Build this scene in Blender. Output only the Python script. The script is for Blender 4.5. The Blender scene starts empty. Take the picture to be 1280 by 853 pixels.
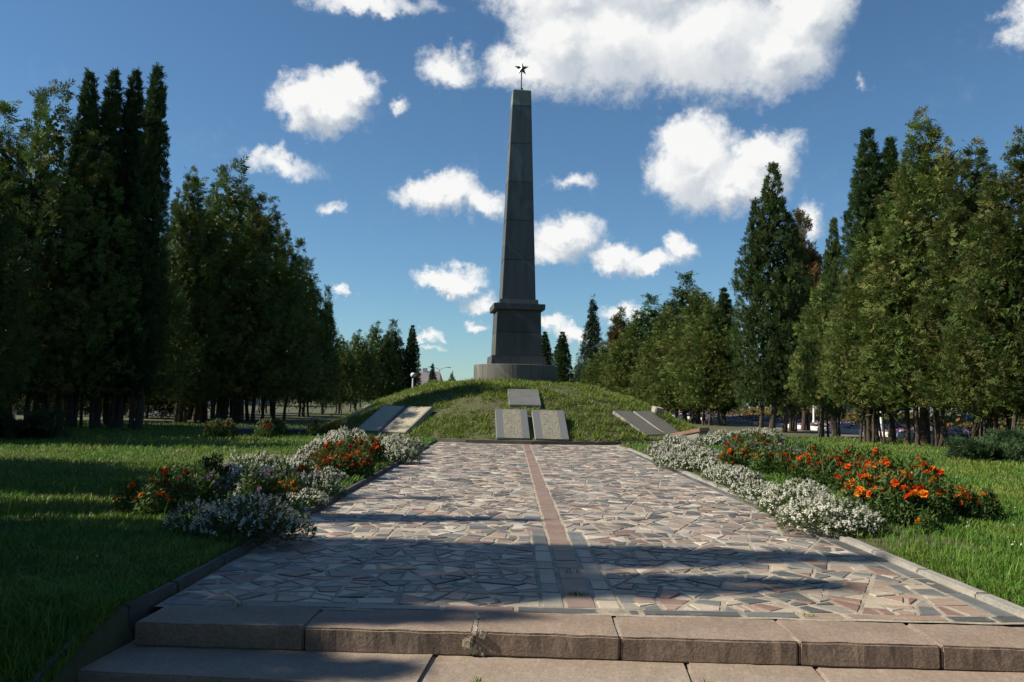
import bpy, bmesh, math, random
import numpy as np
from mathutils import Vector, Matrix, noise as mnoise
R = math.radians
rng = np.random.default_rng(7)
random.seed(7)
S = bpy.context.scene
COL = S.collection

# ------------------------------------------------------------------ camera
FPX, PW, PH = 1040.0, 1280.0, 853.0          # focal length in photo pixels
EYE, PITCH, ROLL = 1.40, math.atan(73.5/1040), R(1.2)
cam_d = bpy.data.cameras.new('camera'); cam = bpy.data.objects.new('camera', cam_d); COL.objects.link(cam)
cam_d.sensor_width = 36; cam_d.lens = 36*FPX/PW; cam_d.clip_start = .05; cam_d.clip_end = 6000
CR = (Matrix.Rotation(R(90)+PITCH, 3, 'X') @ Matrix.Rotation(ROLL, 3, 'Z'))
cam.matrix_world = Matrix.Translation((0, 0, EYE)) @ CR.to_4x4()
S.camera = cam

def ray(px, py):
    return (CR @ Vector(((px-PW/2)/FPX, -(py-PH/2)/FPX, -1))).normalized()
def at(px, py, z=0.0):                        # pixel -> point on the level z
    d = ray(px, py); t = (z-EYE)/d.z
    return Vector((d.x*t, d.y*t, z))
def atD(px, py, D):                           # pixel -> point at forward distance D
    d = ray(px, py); t = D/d.y
    return Vector((d.x*t, D, EYE+d.z*t))

# ------------------------------------------------------------------ sun, sky, exposure
SUN_EL, SUN_AZ = R(40), R(5)                  # azimuth: from the left, slightly to the camera's side
sdir = Vector((-math.cos(SUN_AZ)*math.cos(SUN_EL), -math.sin(SUN_AZ)*math.cos(SUN_EL), math.sin(SUN_EL)))
sun_d = bpy.data.lights.new('sun', 'SUN'); sun_d.energy = 5.0; sun_d.angle = R(.5); sun_d.color = (1, .91, .75)
sun = bpy.data.objects.new('sun', sun_d); COL.objects.link(sun)
sun.rotation_euler = (-sdir).to_track_quat('-Z', 'Y').to_euler(); sun.location = sdir*60
S.view_settings.view_transform = 'Standard'; S.view_settings.look = 'None'
S.view_settings.exposure = 0.48; S.view_settings.gamma = 1.0; S.view_settings.use_curve_mapping = False

W = bpy.data.worlds.new('World'); S.world = W; W.use_nodes = True
def build_world():
    nt = W.node_tree; N = nt.nodes; L = nt.links; N.clear()
    out = N.new('ShaderNodeOutputWorld'); bg = N.new('ShaderNodeBackground'); L.new(bg.outputs[0], out.inputs[0])
    sky = N.new('ShaderNodeTexSky'); sky.sky_type = 'NISHITA'; sky.sun_disc = False
    sky.sun_elevation = SUN_EL; sky.sun_rotation = math.atan2(sdir.x, sdir.y)
    sky.air_density = 1.0; sky.dust_density = .15; sky.ozone_density = 3.0; sky.altitude = 150
    tc = N.new('ShaderNodeTexCoord')
    def math_(op, a, b=None, c=None, clamp=False):
        n = N.new('ShaderNodeMath'); n.operation = op; n.use_clamp = clamp
        for i, v in enumerate((a, b, c)):
            if v is None: continue
            if isinstance(v, (int, float)): n.inputs[i].default_value = v
            else: L.new(v, n.inputs[i])
        return n.outputs[0]
    def vmath(op, a, b):
        n = N.new('ShaderNodeVectorMath'); n.operation = op
        for i, v in enumerate((a, b)):
            if isinstance(v, tuple): n.inputs[i].default_value = v
            elif isinstance(v, (int, float)): n.inputs['Scale'].default_value = v
            else: L.new(v, n.inputs[i])
        return n.outputs[0]
    def smooth(v, lo, hi, a=0., b=1.):
        n = N.new('ShaderNodeMapRange'); n.interpolation_type = 'SMOOTHSTEP'
        L.new(v, n.inputs[0]); n.inputs[1].default_value = lo; n.inputs[2].default_value = hi
        n.inputs[3].default_value = a; n.inputs[4].default_value = b
        return n.outputs[0]
    def noise(vec, scale, detail=8, rough=.55, dim='3D'):
        n = N.new('ShaderNodeTexNoise'); n.noise_dimensions = dim
        n.inputs['Scale'].default_value = scale; n.inputs['Detail'].default_value = detail; n.inputs['Roughness'].default_value = rough
        L.new(vec, n.inputs['Vector']); return n
    D = tc.outputs['Generated']
    sp = N.new('ShaderNodeSeparateXYZ'); L.new(D, sp.inputs[0])
    u = math_('ARCTAN2', sp.outputs[0], sp.outputs[1]); v = math_('ARCSINE', sp.outputs[2])
    cb = N.new('ShaderNodeCombineXYZ'); L.new(u, cb.inputs[0]); L.new(v, cb.inputs[1])
    # domain warp, two scales
    n1 = noise(D, 13, 4); n2 = noise(D, 60, 7, .65)
    w1 = vmath('SCALE', vmath('SUBTRACT', n1.outputs['Color'], (.5, .5, .5)), .055)
    w2 = vmath('SCALE', vmath('SUBTRACT', n2.outputs['Color'], (.5, .5, .5)), .034)
    uv = vmath('ADD', vmath('ADD', cb.outputs[0], w1), w2)
    # cumulus of the photograph: centre and half-axes in photo pixels, strength
    C = [(700,48,75,66,1),(770,50,110,75,1),(880,40,130,85,1),(965,62,75,58,1),(1005,12,60,50,1),(655,86,55,36,.8),(700,-10,90,60,1),(840,-40,240,60,1),
         (560,84,46,24,.62),(408,132,66,36,1),(440,108,40,30,1),(375,132,42,34,1),(500,130,15,16,.6),(455,2,100,18,.75),
         (355,204,56,18,.6),(410,253,18,12,.5),(545,243,62,28,.85),(600,260,36,22,.8),(520,236,36,22,.8),
         (868,206,62,56,1),(955,198,52,36,1),(905,228,80,36,1),(850,186,36,30,1),(715,226,40,15,.5),
         (712,290,54,30,.95),(700,312,44,18,.7),(768,322,34,22,.9),(815,333,52,18,.85),(850,312,26,22,.9),
         (562,349,46,20,.95),(600,377,28,18,.8),(592,408,20,10,.7),(540,425,24,10,.6),(548,441,16,6,.4),(714,412,30,16,.8),(690,397,22,12,.7),(790,388,36,14,.7),
         (418,365,13,11,.7),(1015,272,20,30,.6),(1070,103,12,12,.4),(1278,20,22,34,.6)]
    grp = bpy.data.node_groups.new('cloud_field', 'ShaderNodeTree')
    grp.interface.new_socket('Vector', in_out='INPUT', socket_type='NodeSocketVector')
    grp.interface.new_socket('Field', in_out='OUTPUT', socket_type='NodeSocketFloat')
    gi = grp.nodes.new('NodeGroupInput'); go = grp.nodes.new('NodeGroupOutput'); acc = None
    for (x, y, a, b, k) in C:
        d = ray(x, y); uu, vv = math.atan2(d.x, d.y), math.asin(d.z)
        m = grp.nodes.new('ShaderNodeMapping'); m.vector_type = 'TEXTURE'
        m.inputs['Location'].default_value = (uu, vv, 0); m.inputs['Scale'].default_value = (a/FPX*1.27, b/FPX*1.27, 1)
        g = grp.nodes.new('ShaderNodeTexGradient'); g.gradient_type = 'SPHERICAL'
        grp.links.new(gi.outputs[0], m.inputs[0]); grp.links.new(m.outputs[0], g.inputs[0])
        q = grp.nodes.new('ShaderNodeMath'); q.operation = 'MULTIPLY'; q.inputs[1].default_value = k
        grp.links.new(g.outputs['Fac'], q.inputs[0])
        if acc is None: acc = q.outputs[0]
        else:
            n = grp.nodes.new('ShaderNodeMath'); n.operation = 'SMOOTH_MAX'; n.inputs[2].default_value = .12
            grp.links.new(acc, n.inputs[0]); grp.links.new(q.outputs[0], n.inputs[1]); acc = n.outputs[0]
    grp.links.new(acc, go.inputs[0])
    def field(vec):
        n = N.new('ShaderNodeGroup'); n.node_tree = grp; L.new(vec, n.inputs[0]); return n.outputs[0]
    # the same kind of scattered cumulus over the rest of the sky
    away = smooth(math_('ABSOLUTE', u), .72, .95)
    high = smooth(v, .55, .72)
    rest = math_('MAXIMUM', away, high)
    sky_n = noise(vmath('MULTIPLY', D, (1, 1, 2.2)), 4.2, 3)
    restF = math_('MULTIPLY', smooth(sky_n.outputs[0], .66, .86, 0, .9), math_('MULTIPLY', rest, smooth(v, .02, .12)))
    F0 = math_('MAXIMUM', field(uv), restF)
    uvo = vmath('ADD', uv, (-.013, .022, 0))
    F1 = math_('MAXIMUM', field(uvo), math_('MULTIPLY', restF, 1.0))
    det = noise(D, 50, 11, .66)
    det2 = noise(D, 15, 6, .55)
    amt = math_('ADD', math_('MULTIPLY', math_('SUBTRACT', det.outputs[0], .5), .50), math_('MULTIPLY', math_('SUBTRACT', det2.outputs[0], .5), .45))
    f = math_('ADD', F0, math_('MULTIPLY', amt, smooth(F0, .0, .2)))
    veil = math_('MULTIPLY', math_('MULTIPLY', smooth(F0, .12, .46), smooth(noise(D, 26, 8, .68).outputs[0], .42, .66)), .5)
    dens = math_('MAXIMUM', smooth(f, .10, .56), veil)
    lit = math_('ADD', math_('MULTIPLY', math_('SUBTRACT', F0, F1), 1.7), math_('ADD', .58, math_('MULTIPLY', amt, .9)), clamp=True)
    cr = N.new('ShaderNodeValToRGB'); L.new(lit, cr.inputs[0])
    cr.color_ramp.elements[0].color = (.36, .40, .45, 1); cr.color_ramp.elements[0].position = .0
    cr.color_ramp.elements[1].color = (.70, .70, .685, 1); cr.color_ramp.elements[1].position = .85
    SKY = .064
    sc_ = N.new('ShaderNodeMix'); sc_.data_type = 'RGBA'
    L.new(math_('MULTIPLY', dens, .96), sc_.inputs['Factor'])
    L.new(vmath('MULTIPLY', sky.outputs[0], (.82, 1.08, 1.20)), sc_.inputs['A'])
    cs = vmath('SCALE', cr.outputs[0], 1/SKY); L.new(cs, sc_.inputs['B'])
    L.new(sc_.outputs['Result'], bg.inputs[0]); bg.inputs[1].default_value = SKY
    W.cycles.sampling_method = 'MANUAL'; W.cycles.sample_map_resolution = 512
build_world()
S.cycles.max_bounces = 6; S.cycles.diffuse_bounces = 3; S.cycles.glossy_bounces = 3; S.cycles.transparent_max_bounces = 4
S.cycles.transmission_bounces = 3

# ------------------------------------------------------------------ helpers
def tag(o, label=None, cat=None, group=None, kind=None):
    if label: o['label'] = label
    if cat: o['category'] = cat
    if group: o['group'] = group
    if kind: o['kind'] = kind
    return o
def empty(name, loc=(0, 0, 0), rz=0):
    o = bpy.data.objects.new(name, None); COL.objects.link(o); o.location = loc; o.rotation_euler = (0, 0, rz)
    o.empty_display_size = .2
    return o
def link(name, me, parent=None):
    o = bpy.data.objects.new(name, me); COL.objects.link(o)
    if parent is not None: o.parent = parent
    return o
def mesh_np(name, verts, faces, mats, mat_idx=None, cols=None, smooth=False):
    """faces: (n,k) int array of one polygon size, or a list of arrays of different sizes"""
    if isinstance(faces, np.ndarray): faces = [faces]
    me = bpy.data.meshes.new(name)
    verts = np.asarray(verts, dtype=np.float32)
    me.vertices.add(len(verts)); me.vertices.foreach_set('co', verts.ravel())
    loops = np.concatenate([f.ravel() for f in faces]).astype(np.int32)
    sizes = np.concatenate([np.full(len(f), f.shape[1], dtype=np.int32) for f in faces])
    me.loops.add(len(loops)); me.loops.foreach_set('vertex_index', loops)
    me.polygons.add(len(sizes))
    starts = np.concatenate([[0], np.cumsum(sizes)[:-1]]).astype(np.int32)
    me.polygons.foreach_set('loop_start', starts)
    if mat_idx is not None: me.polygons.foreach_set('material_index', np.asarray(mat_idx, dtype=np.int32))
    for m in (mats if isinstance(mats, (list, tuple)) else [mats]): me.materials.append(m)
    if cols is not None:
        a = me.color_attributes.new('tint', 'FLOAT_COLOR', 'POINT')
        c = np.ones((len(verts), 4), dtype=np.float32); c[:, :3] = cols
        a.data.foreach_set('color', c.ravel())
    me.polygons.foreach_set('use_smooth', np.full(len(sizes), smooth, dtype=bool))
    me.update(calc_edges=True)
    return me
def mesh_bm(name, bm, mats, smooth=False):
    me = bpy.data.meshes.new(name); bm.normal_update(); bm.to_mesh(me); bm.free()
    for m in (mats if isinstance(mats, (list, tuple)) else [mats]): me.materials.append(m)
    if smooth:
        for p in me.polygons: p.use_smooth = True
    return me

class NT:
    """small node-tree writer"""
    def __init__(s, name):
        s.m = bpy.data.materials.new(name); s.m.use_nodes = True
        s.t = s.m.node_tree; s.t.nodes.clear()
        s.out = s.n('ShaderNodeOutputMaterial'); s.b = s.n('ShaderNodeBsdfPrincipled'); s.l(s.b.outputs[0], s.out.inputs[0])
    def n(s, k): return s.t.nodes.new(k)
    def l(s, a, b): s.t.links.new(a, b)
    def put(s, v, sock):
        if isinstance(v, (int, float)): sock.default_value = v
        elif isinstance(v, tuple): sock.default_value = v if len(v) == len(sock.default_value) else (*v, 1)
        else: s.l(v, sock)
    def coord(s, which='Object', scale=None):
        c = s.n('ShaderNodeTexCoord').outputs[which]
        if scale:
            m = s.n('ShaderNodeMapping'); m.inputs['Scale'].default_value = scale; s.l(c, m.inputs[0]); c = m.outputs[0]
        return c
    def pos(s): return s.n('ShaderNodeNewGeometry').outputs['Position']
    def noise(s, vec, scale, detail=5, rough=.55, out='Fac'):
        n = s.n('ShaderNodeTexNoise'); n.inputs['Scale'].default_value = scale; n.inputs['Detail'].default_value = detail; n.inputs['Roughness'].default_value = rough
        if vec is not None: s.l(vec, n.inputs['Vector'])
        return n.outputs[out]
    def ramp(s, fac, *stops):
        r = s.n('ShaderNodeValToRGB'); e = r.color_ramp.elements
        while len(e) < len(stops): e.new(.5)
        for i, (p, c) in enumerate(stops):
            e[i].position = p; e[i].color = (*c, 1) if len(c) == 3 else c
        s.l(fac, r.inputs[0]); return r.outputs[0]
    def mix(s, fac, a, b, mode='MIX'):
        n = s.n('ShaderNodeMix'); n.data_type = 'RGBA'; n.blend_type = mode
        s.put(fac, n.inputs['Factor']); s.put(a, n.inputs['A']); s.put(b, n.inputs['B']); return n.outputs['Result']
    def math(s, op, a, b=0., clamp=False):
        n = s.n('ShaderNodeMath'); n.operation = op; n.use_clamp = clamp; s.put(a, n.inputs[0]); s.put(b, n.inputs[1]); return n.outputs[0]
    def maprange(s, v, a, b, c=0., d=1.):
        n = s.n('ShaderNodeMapRange'); s.l(v, n.inputs[0])
        for i, x in enumerate((a, b, c, d)): n.inputs[i+1].default_value = x
        return n.outputs[0]
    def bump(s, h, strength=.3, dist=.01, prev=None):
        n = s.n('ShaderNodeBump'); n.inputs['Strength'].default_value = strength; n.inputs['Distance'].default_value = dist
        s.l(h, n.inputs['Height'])
        if prev is not None: s.l(prev, n.inputs['Normal'])
        s.l(n.outputs[0], s.b.inputs['Normal']); return n.outputs[0]
    def base(s, c): s.put(c, s.b.inputs['Base Color']); return s
    def rough(s, r): s.put(r, s.b.inputs['Roughness']); return s

def mul(c, k): return tuple(x*k for x in c)

# ------------------------------------------------------------------ materials
def m_stone(name, c1, c2, rough=.5, speck=.35, scale=1., bump=.35, island=False):
    t = NT(name); p = t.coord('Object')
    a = t.noise(p, 3.2*scale, 5); b = t.noise(p, 95*scale, 3, .6); g = t.noise(p, 28*scale, 4, .65)
    col = t.mix(t.maprange(a, .32, .68), c1, c2)
    col = t.mix(t.math('MULTIPLY', t.maprange(b, .42, .66), speck), col, mul(c1, .45))
    col = t.mix(t.math('MULTIPLY', t.maprange(g, .5, .72), .35), col, tuple(min(1, x*1.45) for x in c2))
    if island:                                # every stone its own tone; old stains run across several stones
        ri = t.n('ShaderNodeNewGeometry').outputs['Random Per Island']
        hs = t.n('ShaderNodeHueSaturation'); t.l(col, hs.inputs['Color']); t.l(t.maprange(ri, 0, 1, .62, 1.28), hs.inputs['Value'])
        t.l(t.maprange(t.math('FRACT', t.math('MULTIPLY', ri, 37.7)), 0, 1, .5, 1.05), hs.inputs['Saturation']); col = hs.outputs[0]
        st = t.noise(t.pos(), 1.1, 7, .62); col = t.mix(t.maprange(st, .52, .74, 0, .55), col, (.13, .115, .09))
        ed = t.noise(t.pos(), 7., 5, .7); col = t.mix(t.maprange(ed, .56, .76, 0, .5), col, (.36, .32, .25))
    t.base(col); t.rough(t.maprange(g, .3, .7, rough-.1, rough+.14)); t.b.inputs['Specular IOR Level'].default_value = .36 if rough < .6 else .12
    t.bump(t.math('ADD', t.math('MULTIPLY', g, .7), t.math('MULTIPLY', b, .3)), bump, .006)
    return t.m
PAVE = [m_stone('paving_blue_grey', (.125, .128, .125), (.18, .182, .176), .48, island=True),
        m_stone('paving_dark_grey', (.075, .076, .074), (.11, .112, .108), .48, island=True),
        m_stone('paving_pink', (.31, .22, .17), (.38, .285, .225), .5, island=True),
        m_stone('paving_red', (.21, .13, .10), (.27, .175, .14), .5, island=True),
        m_stone('paving_beige', (.43, .36, .27), (.51, .435, .335), .52, island=True),
        m_stone('paving_warm_grey', (.26, .23, .19), (.33, .295, .25), .5, island=True)]
PAVE.append(m_stone('paving_strip_red', (.225, .15, .12), (.28, .20, .16), .55))
PAVE_P = [.19, .12, .26, .16, .12, .15]
def m_mortar():
    t = NT('mortar'); p = t.coord('Object'); a = t.noise(p, 1.3, 6); b = t.noise(p, 60, 4, .7)
    dm = t.noise(t.pos(), 2.3, 6, .65); t.base(t.mix(t.maprange(dm, .48, .68, 0, .75), t.mix(t.maprange(b, .35, .7), t.ramp(a, (.3, (.40, .345, .265)), (.7, (.53, .465, .365))), (.20, .175, .135)), (.105, .09, .055)))
    t.rough(.92); t.bump(b, .5, .006); return t.m
M_MORTAR = m_mortar()
M_STEP = m_stone('step_granite', (.25, .185, .145), (.32, .25, .198), .8, .45, .6, .9)
M_STEP2 = m_stone('step_granite_pale', (.275, .215, .17), (.345, .28, .225), .8, .4, .6, .9)
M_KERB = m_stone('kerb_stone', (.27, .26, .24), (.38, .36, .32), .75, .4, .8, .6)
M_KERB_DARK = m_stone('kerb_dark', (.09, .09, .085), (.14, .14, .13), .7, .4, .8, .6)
M_RED_BLOCK = m_stone('block_red_granite', (.36, .21, .15), (.43, .28, .21), .6, .4, .8, .4)
M_CONC = m_stone('plate_base_concrete', (.34, .32, .28), (.45, .42, .37), .85, .3, .8, .5)
def m_obelisk(name, c1, c2, rough):
    t = NT(name); p = t.coord('Object'); a = t.noise(p, .55, 6); b = t.noise(p, 22, 4, .65)
    s = t.noise(t.coord('Object', (6, 6, .35)), 1.0, 6)
    v = t.n('ShaderNodeTexWave'); v.inputs['Scale'].default_value = .18; v.inputs['Distortion'].default_value = 14; v.inputs['Detail'].default_value = 4
    mp = t.n('ShaderNodeMapping'); mp.inputs['Rotation'].default_value = (.4, .8, .3); t.l(p, mp.inputs[0]); t.l(mp.outputs[0], v.inputs[0])
    col = t.mix(t.maprange(a, .3, .7), c1, c2)
    col = t.mix(t.maprange(v.outputs['Fac'], .93, 1., 0, .35), col, tuple(x*1.8 for x in c2))
    oi = t.n('ShaderNodeObjectInfo'); hs = t.n('ShaderNodeHueSaturation'); t.l(col, hs.inputs['Color']); t.l(t.maprange(oi.outputs['Random'], 0, 1, .78, 1.22), hs.inputs['Value']); col = hs.outputs[0]
    col = t.mix(t.maprange(s, .48, .72, 0, .5), col, mul(c1, .45))
    col = t.mix(t.maprange(b, .45, .7, 0, .3), col, tuple(x*1.5 for x in c2))
    t.base(col); t.rough(t.maprange(a, .3, .7, rough-.05, rough+.1)); t.b.inputs['Specular IOR Level'].default_value = .3; t.bump(b, .12, .004); return t.m
M_OB = m_obelisk('obelisk_dark_granite', (.074, .077, .069), (.104, .107, .097), .5)
M_OB_CAP = m_obelisk('obelisk_cap_granite', (.15, .16, .13), (.20, .21, .175), .6)
M_DRUM = m_obelisk('drum_granite', (.105, .105, .092), (.15, .147, .13), .6)
M_JOINT = NT('stone_joint').base((.03, .03, .028)).rough(.9).m
t = NT('polished_steel'); t.base((.22, .22, .22)); t.b.inputs['Metallic'].default_value = 1; t.rough(.3); M_STEEL = t.m
M_IRON = NT('dark_iron').base((.03, .03, .032)).rough(.5).m
M_WHITE = NT('white_paint').base((.72, .72, .70)).rough(.55).m
def m_inscribed(name, stone, letter, wide):
    """granite face with rows of weathered, worn lettering (not legible at this distance)"""
    t = NT(name); p = t.coord('Object'); sp = t.n('ShaderNodeSeparateXYZ'); t.l(p, sp.inputs[0])
    x, y = sp.outputs[0], sp.outputs[1]
    a = t.noise(p, 2.5, 5); b = t.noise(p, 60, 4, .65)
    row = t.math('FRACT', t.math('MULTIPLY', y, 15.))
    rowm = t.math('MULTIPLY', t.math('GREATER_THAN', row, .28), t.math('LESS_THAN', row, .86))
    cb = t.n('ShaderNodeCombineXYZ'); t.l(t.math('MULTIPLY', x, 34.), cb.inputs[0]); t.l(t.math('MULTIPLY', t.math('FLOOR', t.math('MULTIPLY', y, 15.)), 7.31), cb.inputs[1])
    gl = t.noise(cb.outputs[0], 1.0, 2)
    glm = t.math('GREATER_THAN', gl, .47)
    band = t.math('MULTIPLY', t.math('GREATER_THAN', x, -wide), t.math('LESS_THAN', x, wide))
    wear = t.maprange(a, .3, .55, .55, 1)
    fac = t.math('MULTIPLY', t.math('MULTIPLY', rowm, glm), t.math('MULTIPLY', band, wear))
    base = t.mix(t.maprange(b, .35, .7), stone, tuple(min(1, c*1.4) for c in stone))
    t.base(t.mix(t.math('MULTIPLY', fac, .95), base, letter)); t.rough(t.math('ADD', t.math('MULTIPLY', fac, .3), .42)); t.bump(b, .2, .003); return t.m
M_PL_GREY = m_inscribed('plate_inscribed', (.125, .132, .13), (.40, .33, .18), .30)
M_PL_BRIGHT = m_inscribed('plate_inscribed_gilt', (.20, .195, .17), (.60, .48, .23), .42)
M_PL_DARK = m_inscribed('plate_inscribed_dark', (.125, .12, .10), (.24, .20, .12), .40)
M_PL_PLAIN = m_stone('plate_plain', (.125, .13, .125), (.17, .173, .165), .5, .3, .8, .25)
M_PL_SIDE = m_stone('plate_side', (.30, .29, .26), (.40, .385, .345), .7, .35, .8, .4)
def m_ground():
    t = NT('lawn_soil'); p = t.pos(); a = t.noise(p, .35, 6); b = t.noise(p, 9, 6, .65)
    col = t.ramp(a, (.32, (.050, .070, .020)), (.55, (.066, .085, .026)), (.72, (.10, .085, .045)))
    t.base(t.mix(t.maprange(b, .4, .72), col, (.10, .075, .048))); t.rough(.95); t.bump(b, .8, .05); return t.m
M_SOIL = m_ground()
def m_leaf(name, hue_var=.18, val_var=.30, trans=.25, rough=.6):
    """leaf colour comes from the mesh's own tint attribute, shifted a little per plant"""
    t = NT(name); at_ = t.n('ShaderNodeAttribute'); at_.attribute_name = 'tint'
    oi = t.n('ShaderNodeObjectInfo')
    hs = t.n('ShaderNodeHueSaturation'); t.l(at_.outputs['Color'], hs.inputs['Color'])
    t.l(t.maprange(oi.outputs['Random'], 0, 1, .5-hue_var*.05, .5+hue_var*.05), hs.inputs['Hue'])
    r2 = t.math('FRACT', t.math('MULTIPLY', oi.outputs['Random'], 7.77))
    t.l(t.maprange(r2, 0, 1, 1-val_var*.6, 1+val_var*.6), hs.inputs['Value'])
    t.base(hs.outputs[0]); t.rough(rough); t.b.inputs['Specular IOR Level'].default_value = .25
    if trans:
        tr = t.n('ShaderNodeBsdfTranslucent'); t.l(hs.outputs[0], tr.inputs[0])
        mx = t.n('ShaderNodeMixShader'); mx.inputs[0].default_value = trans
        t.l(t.b.outputs[0], mx.inputs[1]); t.l(tr.outputs[0], mx.inputs[2]); t.l(mx.outputs[0], t.out.inputs[0])
    return t.m
M_THUJA = m_leaf('thuja_foliage', trans=.18, rough=.7)
M_GRASS = m_leaf('grass_blades', 0, 0, .3, .55)
M_PLANT = m_leaf('plant_leaves', .1, .2, .25)
M_PETAL = m_leaf('petals', .0, .12, .3, .7)
def m_bark():
    t = NT('thuja_bark'); c = t.noise(t.coord('Object', (1, 1, .12)), 22, 5, .6)
    t.base(t.ramp(c, (.3, (.035, .026, .018)), (.7, (.10, .075, .052)))); t.rough(.9); t.bump(c, .8, .03); return t.m
M_BARK = m_bark()

# ------------------------------------------------------------------ generic shapes
def box_bm(bm, cx, cy, cz, sx, sy, sz, rz=0, bevel=0):
    r = bmesh.ops.create_cube(bm, size=1); vs = r['verts']
    bmesh.ops.scale(bm, vec=(sx, sy, sz), verts=vs)
    if bevel:
        es = {e for v in vs for e in v.link_edges}
        rb = bmesh.ops.bevel(bm, geom=list(es), offset=bevel, segments=2, affect='EDGES')
        vs = list({v for f in rb['faces'] for v in f.verts} | {v for v in vs if v.is_valid})
    bmesh.ops.rotate(bm, matrix=Matrix.Rotation(rz, 3, 'Z'), verts=vs)
    bmesh.ops.translate(bm, vec=(cx, cy, cz), verts=vs)
    return vs
def tube_np(pts, rads, sides=7):
    """one tapered tube through pts; returns verts, quad faces"""
    pts = np.asarray(pts, float); n = len(pts); V = []; F = []
    for i in range(n):
        d = pts[min(i+1, n-1)]-pts[max(i-1, 0)]; d = d/(np.linalg.norm(d)+1e-9)
        a = np.cross(d, (0, 1, .03)); a /= np.linalg.norm(a)+1e-9; b = np.cross(d, a)
        for k in range(sides):
            th = 2*math.pi*k/sides; V.append(pts[i]+rads[i]*(a*math.cos(th)+b*math.sin(th)))
    for i in range(n-1):
        for k in range(sides):
            k2 = (k+1) % sides; F.append((i*sides+k, i*sides+k2, (i+1)*sides+k2, (i+1)*sides+k))
    return np.array(V), np.array(F)
def join_np(parts):
    V = []; F = []; o = 0
    for v, f in parts: V.append(v); F.append(f+o); o += len(v)
    return np.vstack(V), np.vstack(F)
def rough_slab(name, sx, sy, sz, mats, seed, amp=.007, cut=7, bevel=.011):
    """a hewn stone slab, origin at its top centre, edges chipped and faces uneven"""
    bm = bmesh.new(); bmesh.ops.create_cube(bm, size=1); bmesh.ops.scale(bm, vec=(sx, sy, sz), verts=bm.verts)
    bmesh.ops.bevel(bm, geom=list(bm.edges), offset=bevel, segments=2, affect='EDGES')
    long = [e for e in bm.edges if abs((e.verts[0].co-e.verts[1].co).x) > sx*.6]
    bmesh.ops.subdivide_edges(bm, edges=long, cuts=cut*3, use_grid_fill=True)
    dep = [e for e in bm.edges if abs((e.verts[0].co-e.verts[1].co).y) > sy*.6]
    bmesh.ops.subdivide_edges(bm, edges=dep, cuts=3, use_grid_fill=True)
    for v in bm.verts:
        p = v.co*7+Vector((seed*13.1, seed*3.7, 0)); e = (abs(v.co.y) > sy*.42) and (v.co.z > sz*.2)
        d = mnoise.noise_vector(p)*amp + mnoise.noise_vector(p*2.3)*amp*(.7 if e else .35)
        v.co += Vector((d.x*.6, d.y, d.z*.6 if v.co.z > 0 else 0))
        v.co.z -= sz/2
    bmesh.ops.triangulate(bm, faces=[f for f in bm.faces if len(f.verts) > 4])
    return mesh_bm(name, bm, mats, False)

# ------------------------------------------------------------------ layout constants
PX0, PX1 = -2.30, 3.50                       # edges of the paved path
PY0, PY1 = 5.62, 26.6
MC = Vector((0.17, 34.8, 0)); MR = 8.0         # mound centre and foot radius
prof_r = np.array([0, 1.9, 3.4, 4.9, 6.1, 7.2, 7.75, 8.0]); prof_z = np.array([2.12, 2.10, 1.93, 1.50, .94, .39, .16, .05])
def mound_z(r): return float(np.interp(r, prof_r, prof_z))

# ------------------------------------------------------------------ ground
def ground_z(x, y):
    x = np.asarray(x, float); y = np.asarray(y, float)
    s = np.clip((5.3-y)/1.3, 0, 1); s = s*s*(3-2*s)
    z = np.where(x < 0, .045, .02)-.30*s
    inpath = (x > PX0-.07) & (x < PX1+.05) & (y > 3.0) & (y < 36)
    return np.where(inpath, np.where(y < 6.3, -.42, -.10), z)
def build_ground():
    xs = np.unique(np.concatenate([np.linspace(-2500, -60, 24), np.linspace(-60, -4, 57), np.array([-2.385, -2.36]), np.linspace(-3.9, 5, 40), np.array([3.54, 3.575]), np.linspace(5.2, 60, 56), np.linspace(60, 2500, 24)]))
    ys = np.unique(np.concatenate([np.linspace(-400, -12, 10), np.linspace(-11, 3, 15), np.linspace(3.1, 9, 30), np.linspace(9.2, 70, 62), np.linspace(72, 4000, 30)]))
    Xg, Yg = np.meshgrid(xs, ys); Z = ground_z(Xg, Yg)
    V = np.stack([Xg.ravel(), Yg.ravel(), Z.ravel()], 1); nx, ny = len(xs), len(ys)
    i = np.arange((nx-1)*(ny-1)); r, c = i//(nx-1), i % (nx-1); a = r*nx+c
    F = np.stack([a, a+1, a+nx+1, a+nx], 1)
    tag(link('ground', mesh_np('ground', V, F, M_SOIL, smooth=True)), kind='structure')
build_ground()

# ------------------------------------------------------------------ paved path: every stone is cut, laid and proud of its mortar
def clip_poly(P, n, d):                       # keep n.p <= d
    out = []; m = len(P)
    for i in range(m):
        a, b = P[i], P[(i+1) % m]; da, db = a[0]*n[0]+a[1]*n[1]-d, b[0]*n[0]+b[1]*n[1]-d
        if da <= 0: out.append(a)
        if (da < 0 < db) or (db < 0 < da):
            t_ = da/(da-db); out.append((a[0]+(b[0]-a[0])*t_, a[1]+(b[1]-a[1])*t_))
    return out
def area(P):
    return .5*sum(P[i][0]*P[(i+1) % len(P)][1]-P[(i+1) % len(P)][0]*P[i][1] for i in range(len(P)))
def inset(P, g):
    Q = list(P); m = len(P)
    for i in range(m):
        a, b = P[i], P[(i+1) % m]; ex, ey = b[0]-a[0], b[1]-a[1]; l = math.hypot(ex, ey)
        if l < 1e-6: continue
        n = (ey/l, -ex/l); Q = clip_poly(Q, n, n[0]*a[0]+n[1]*a[1]-g)
        if len(Q) < 3: return []
    return Q
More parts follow.
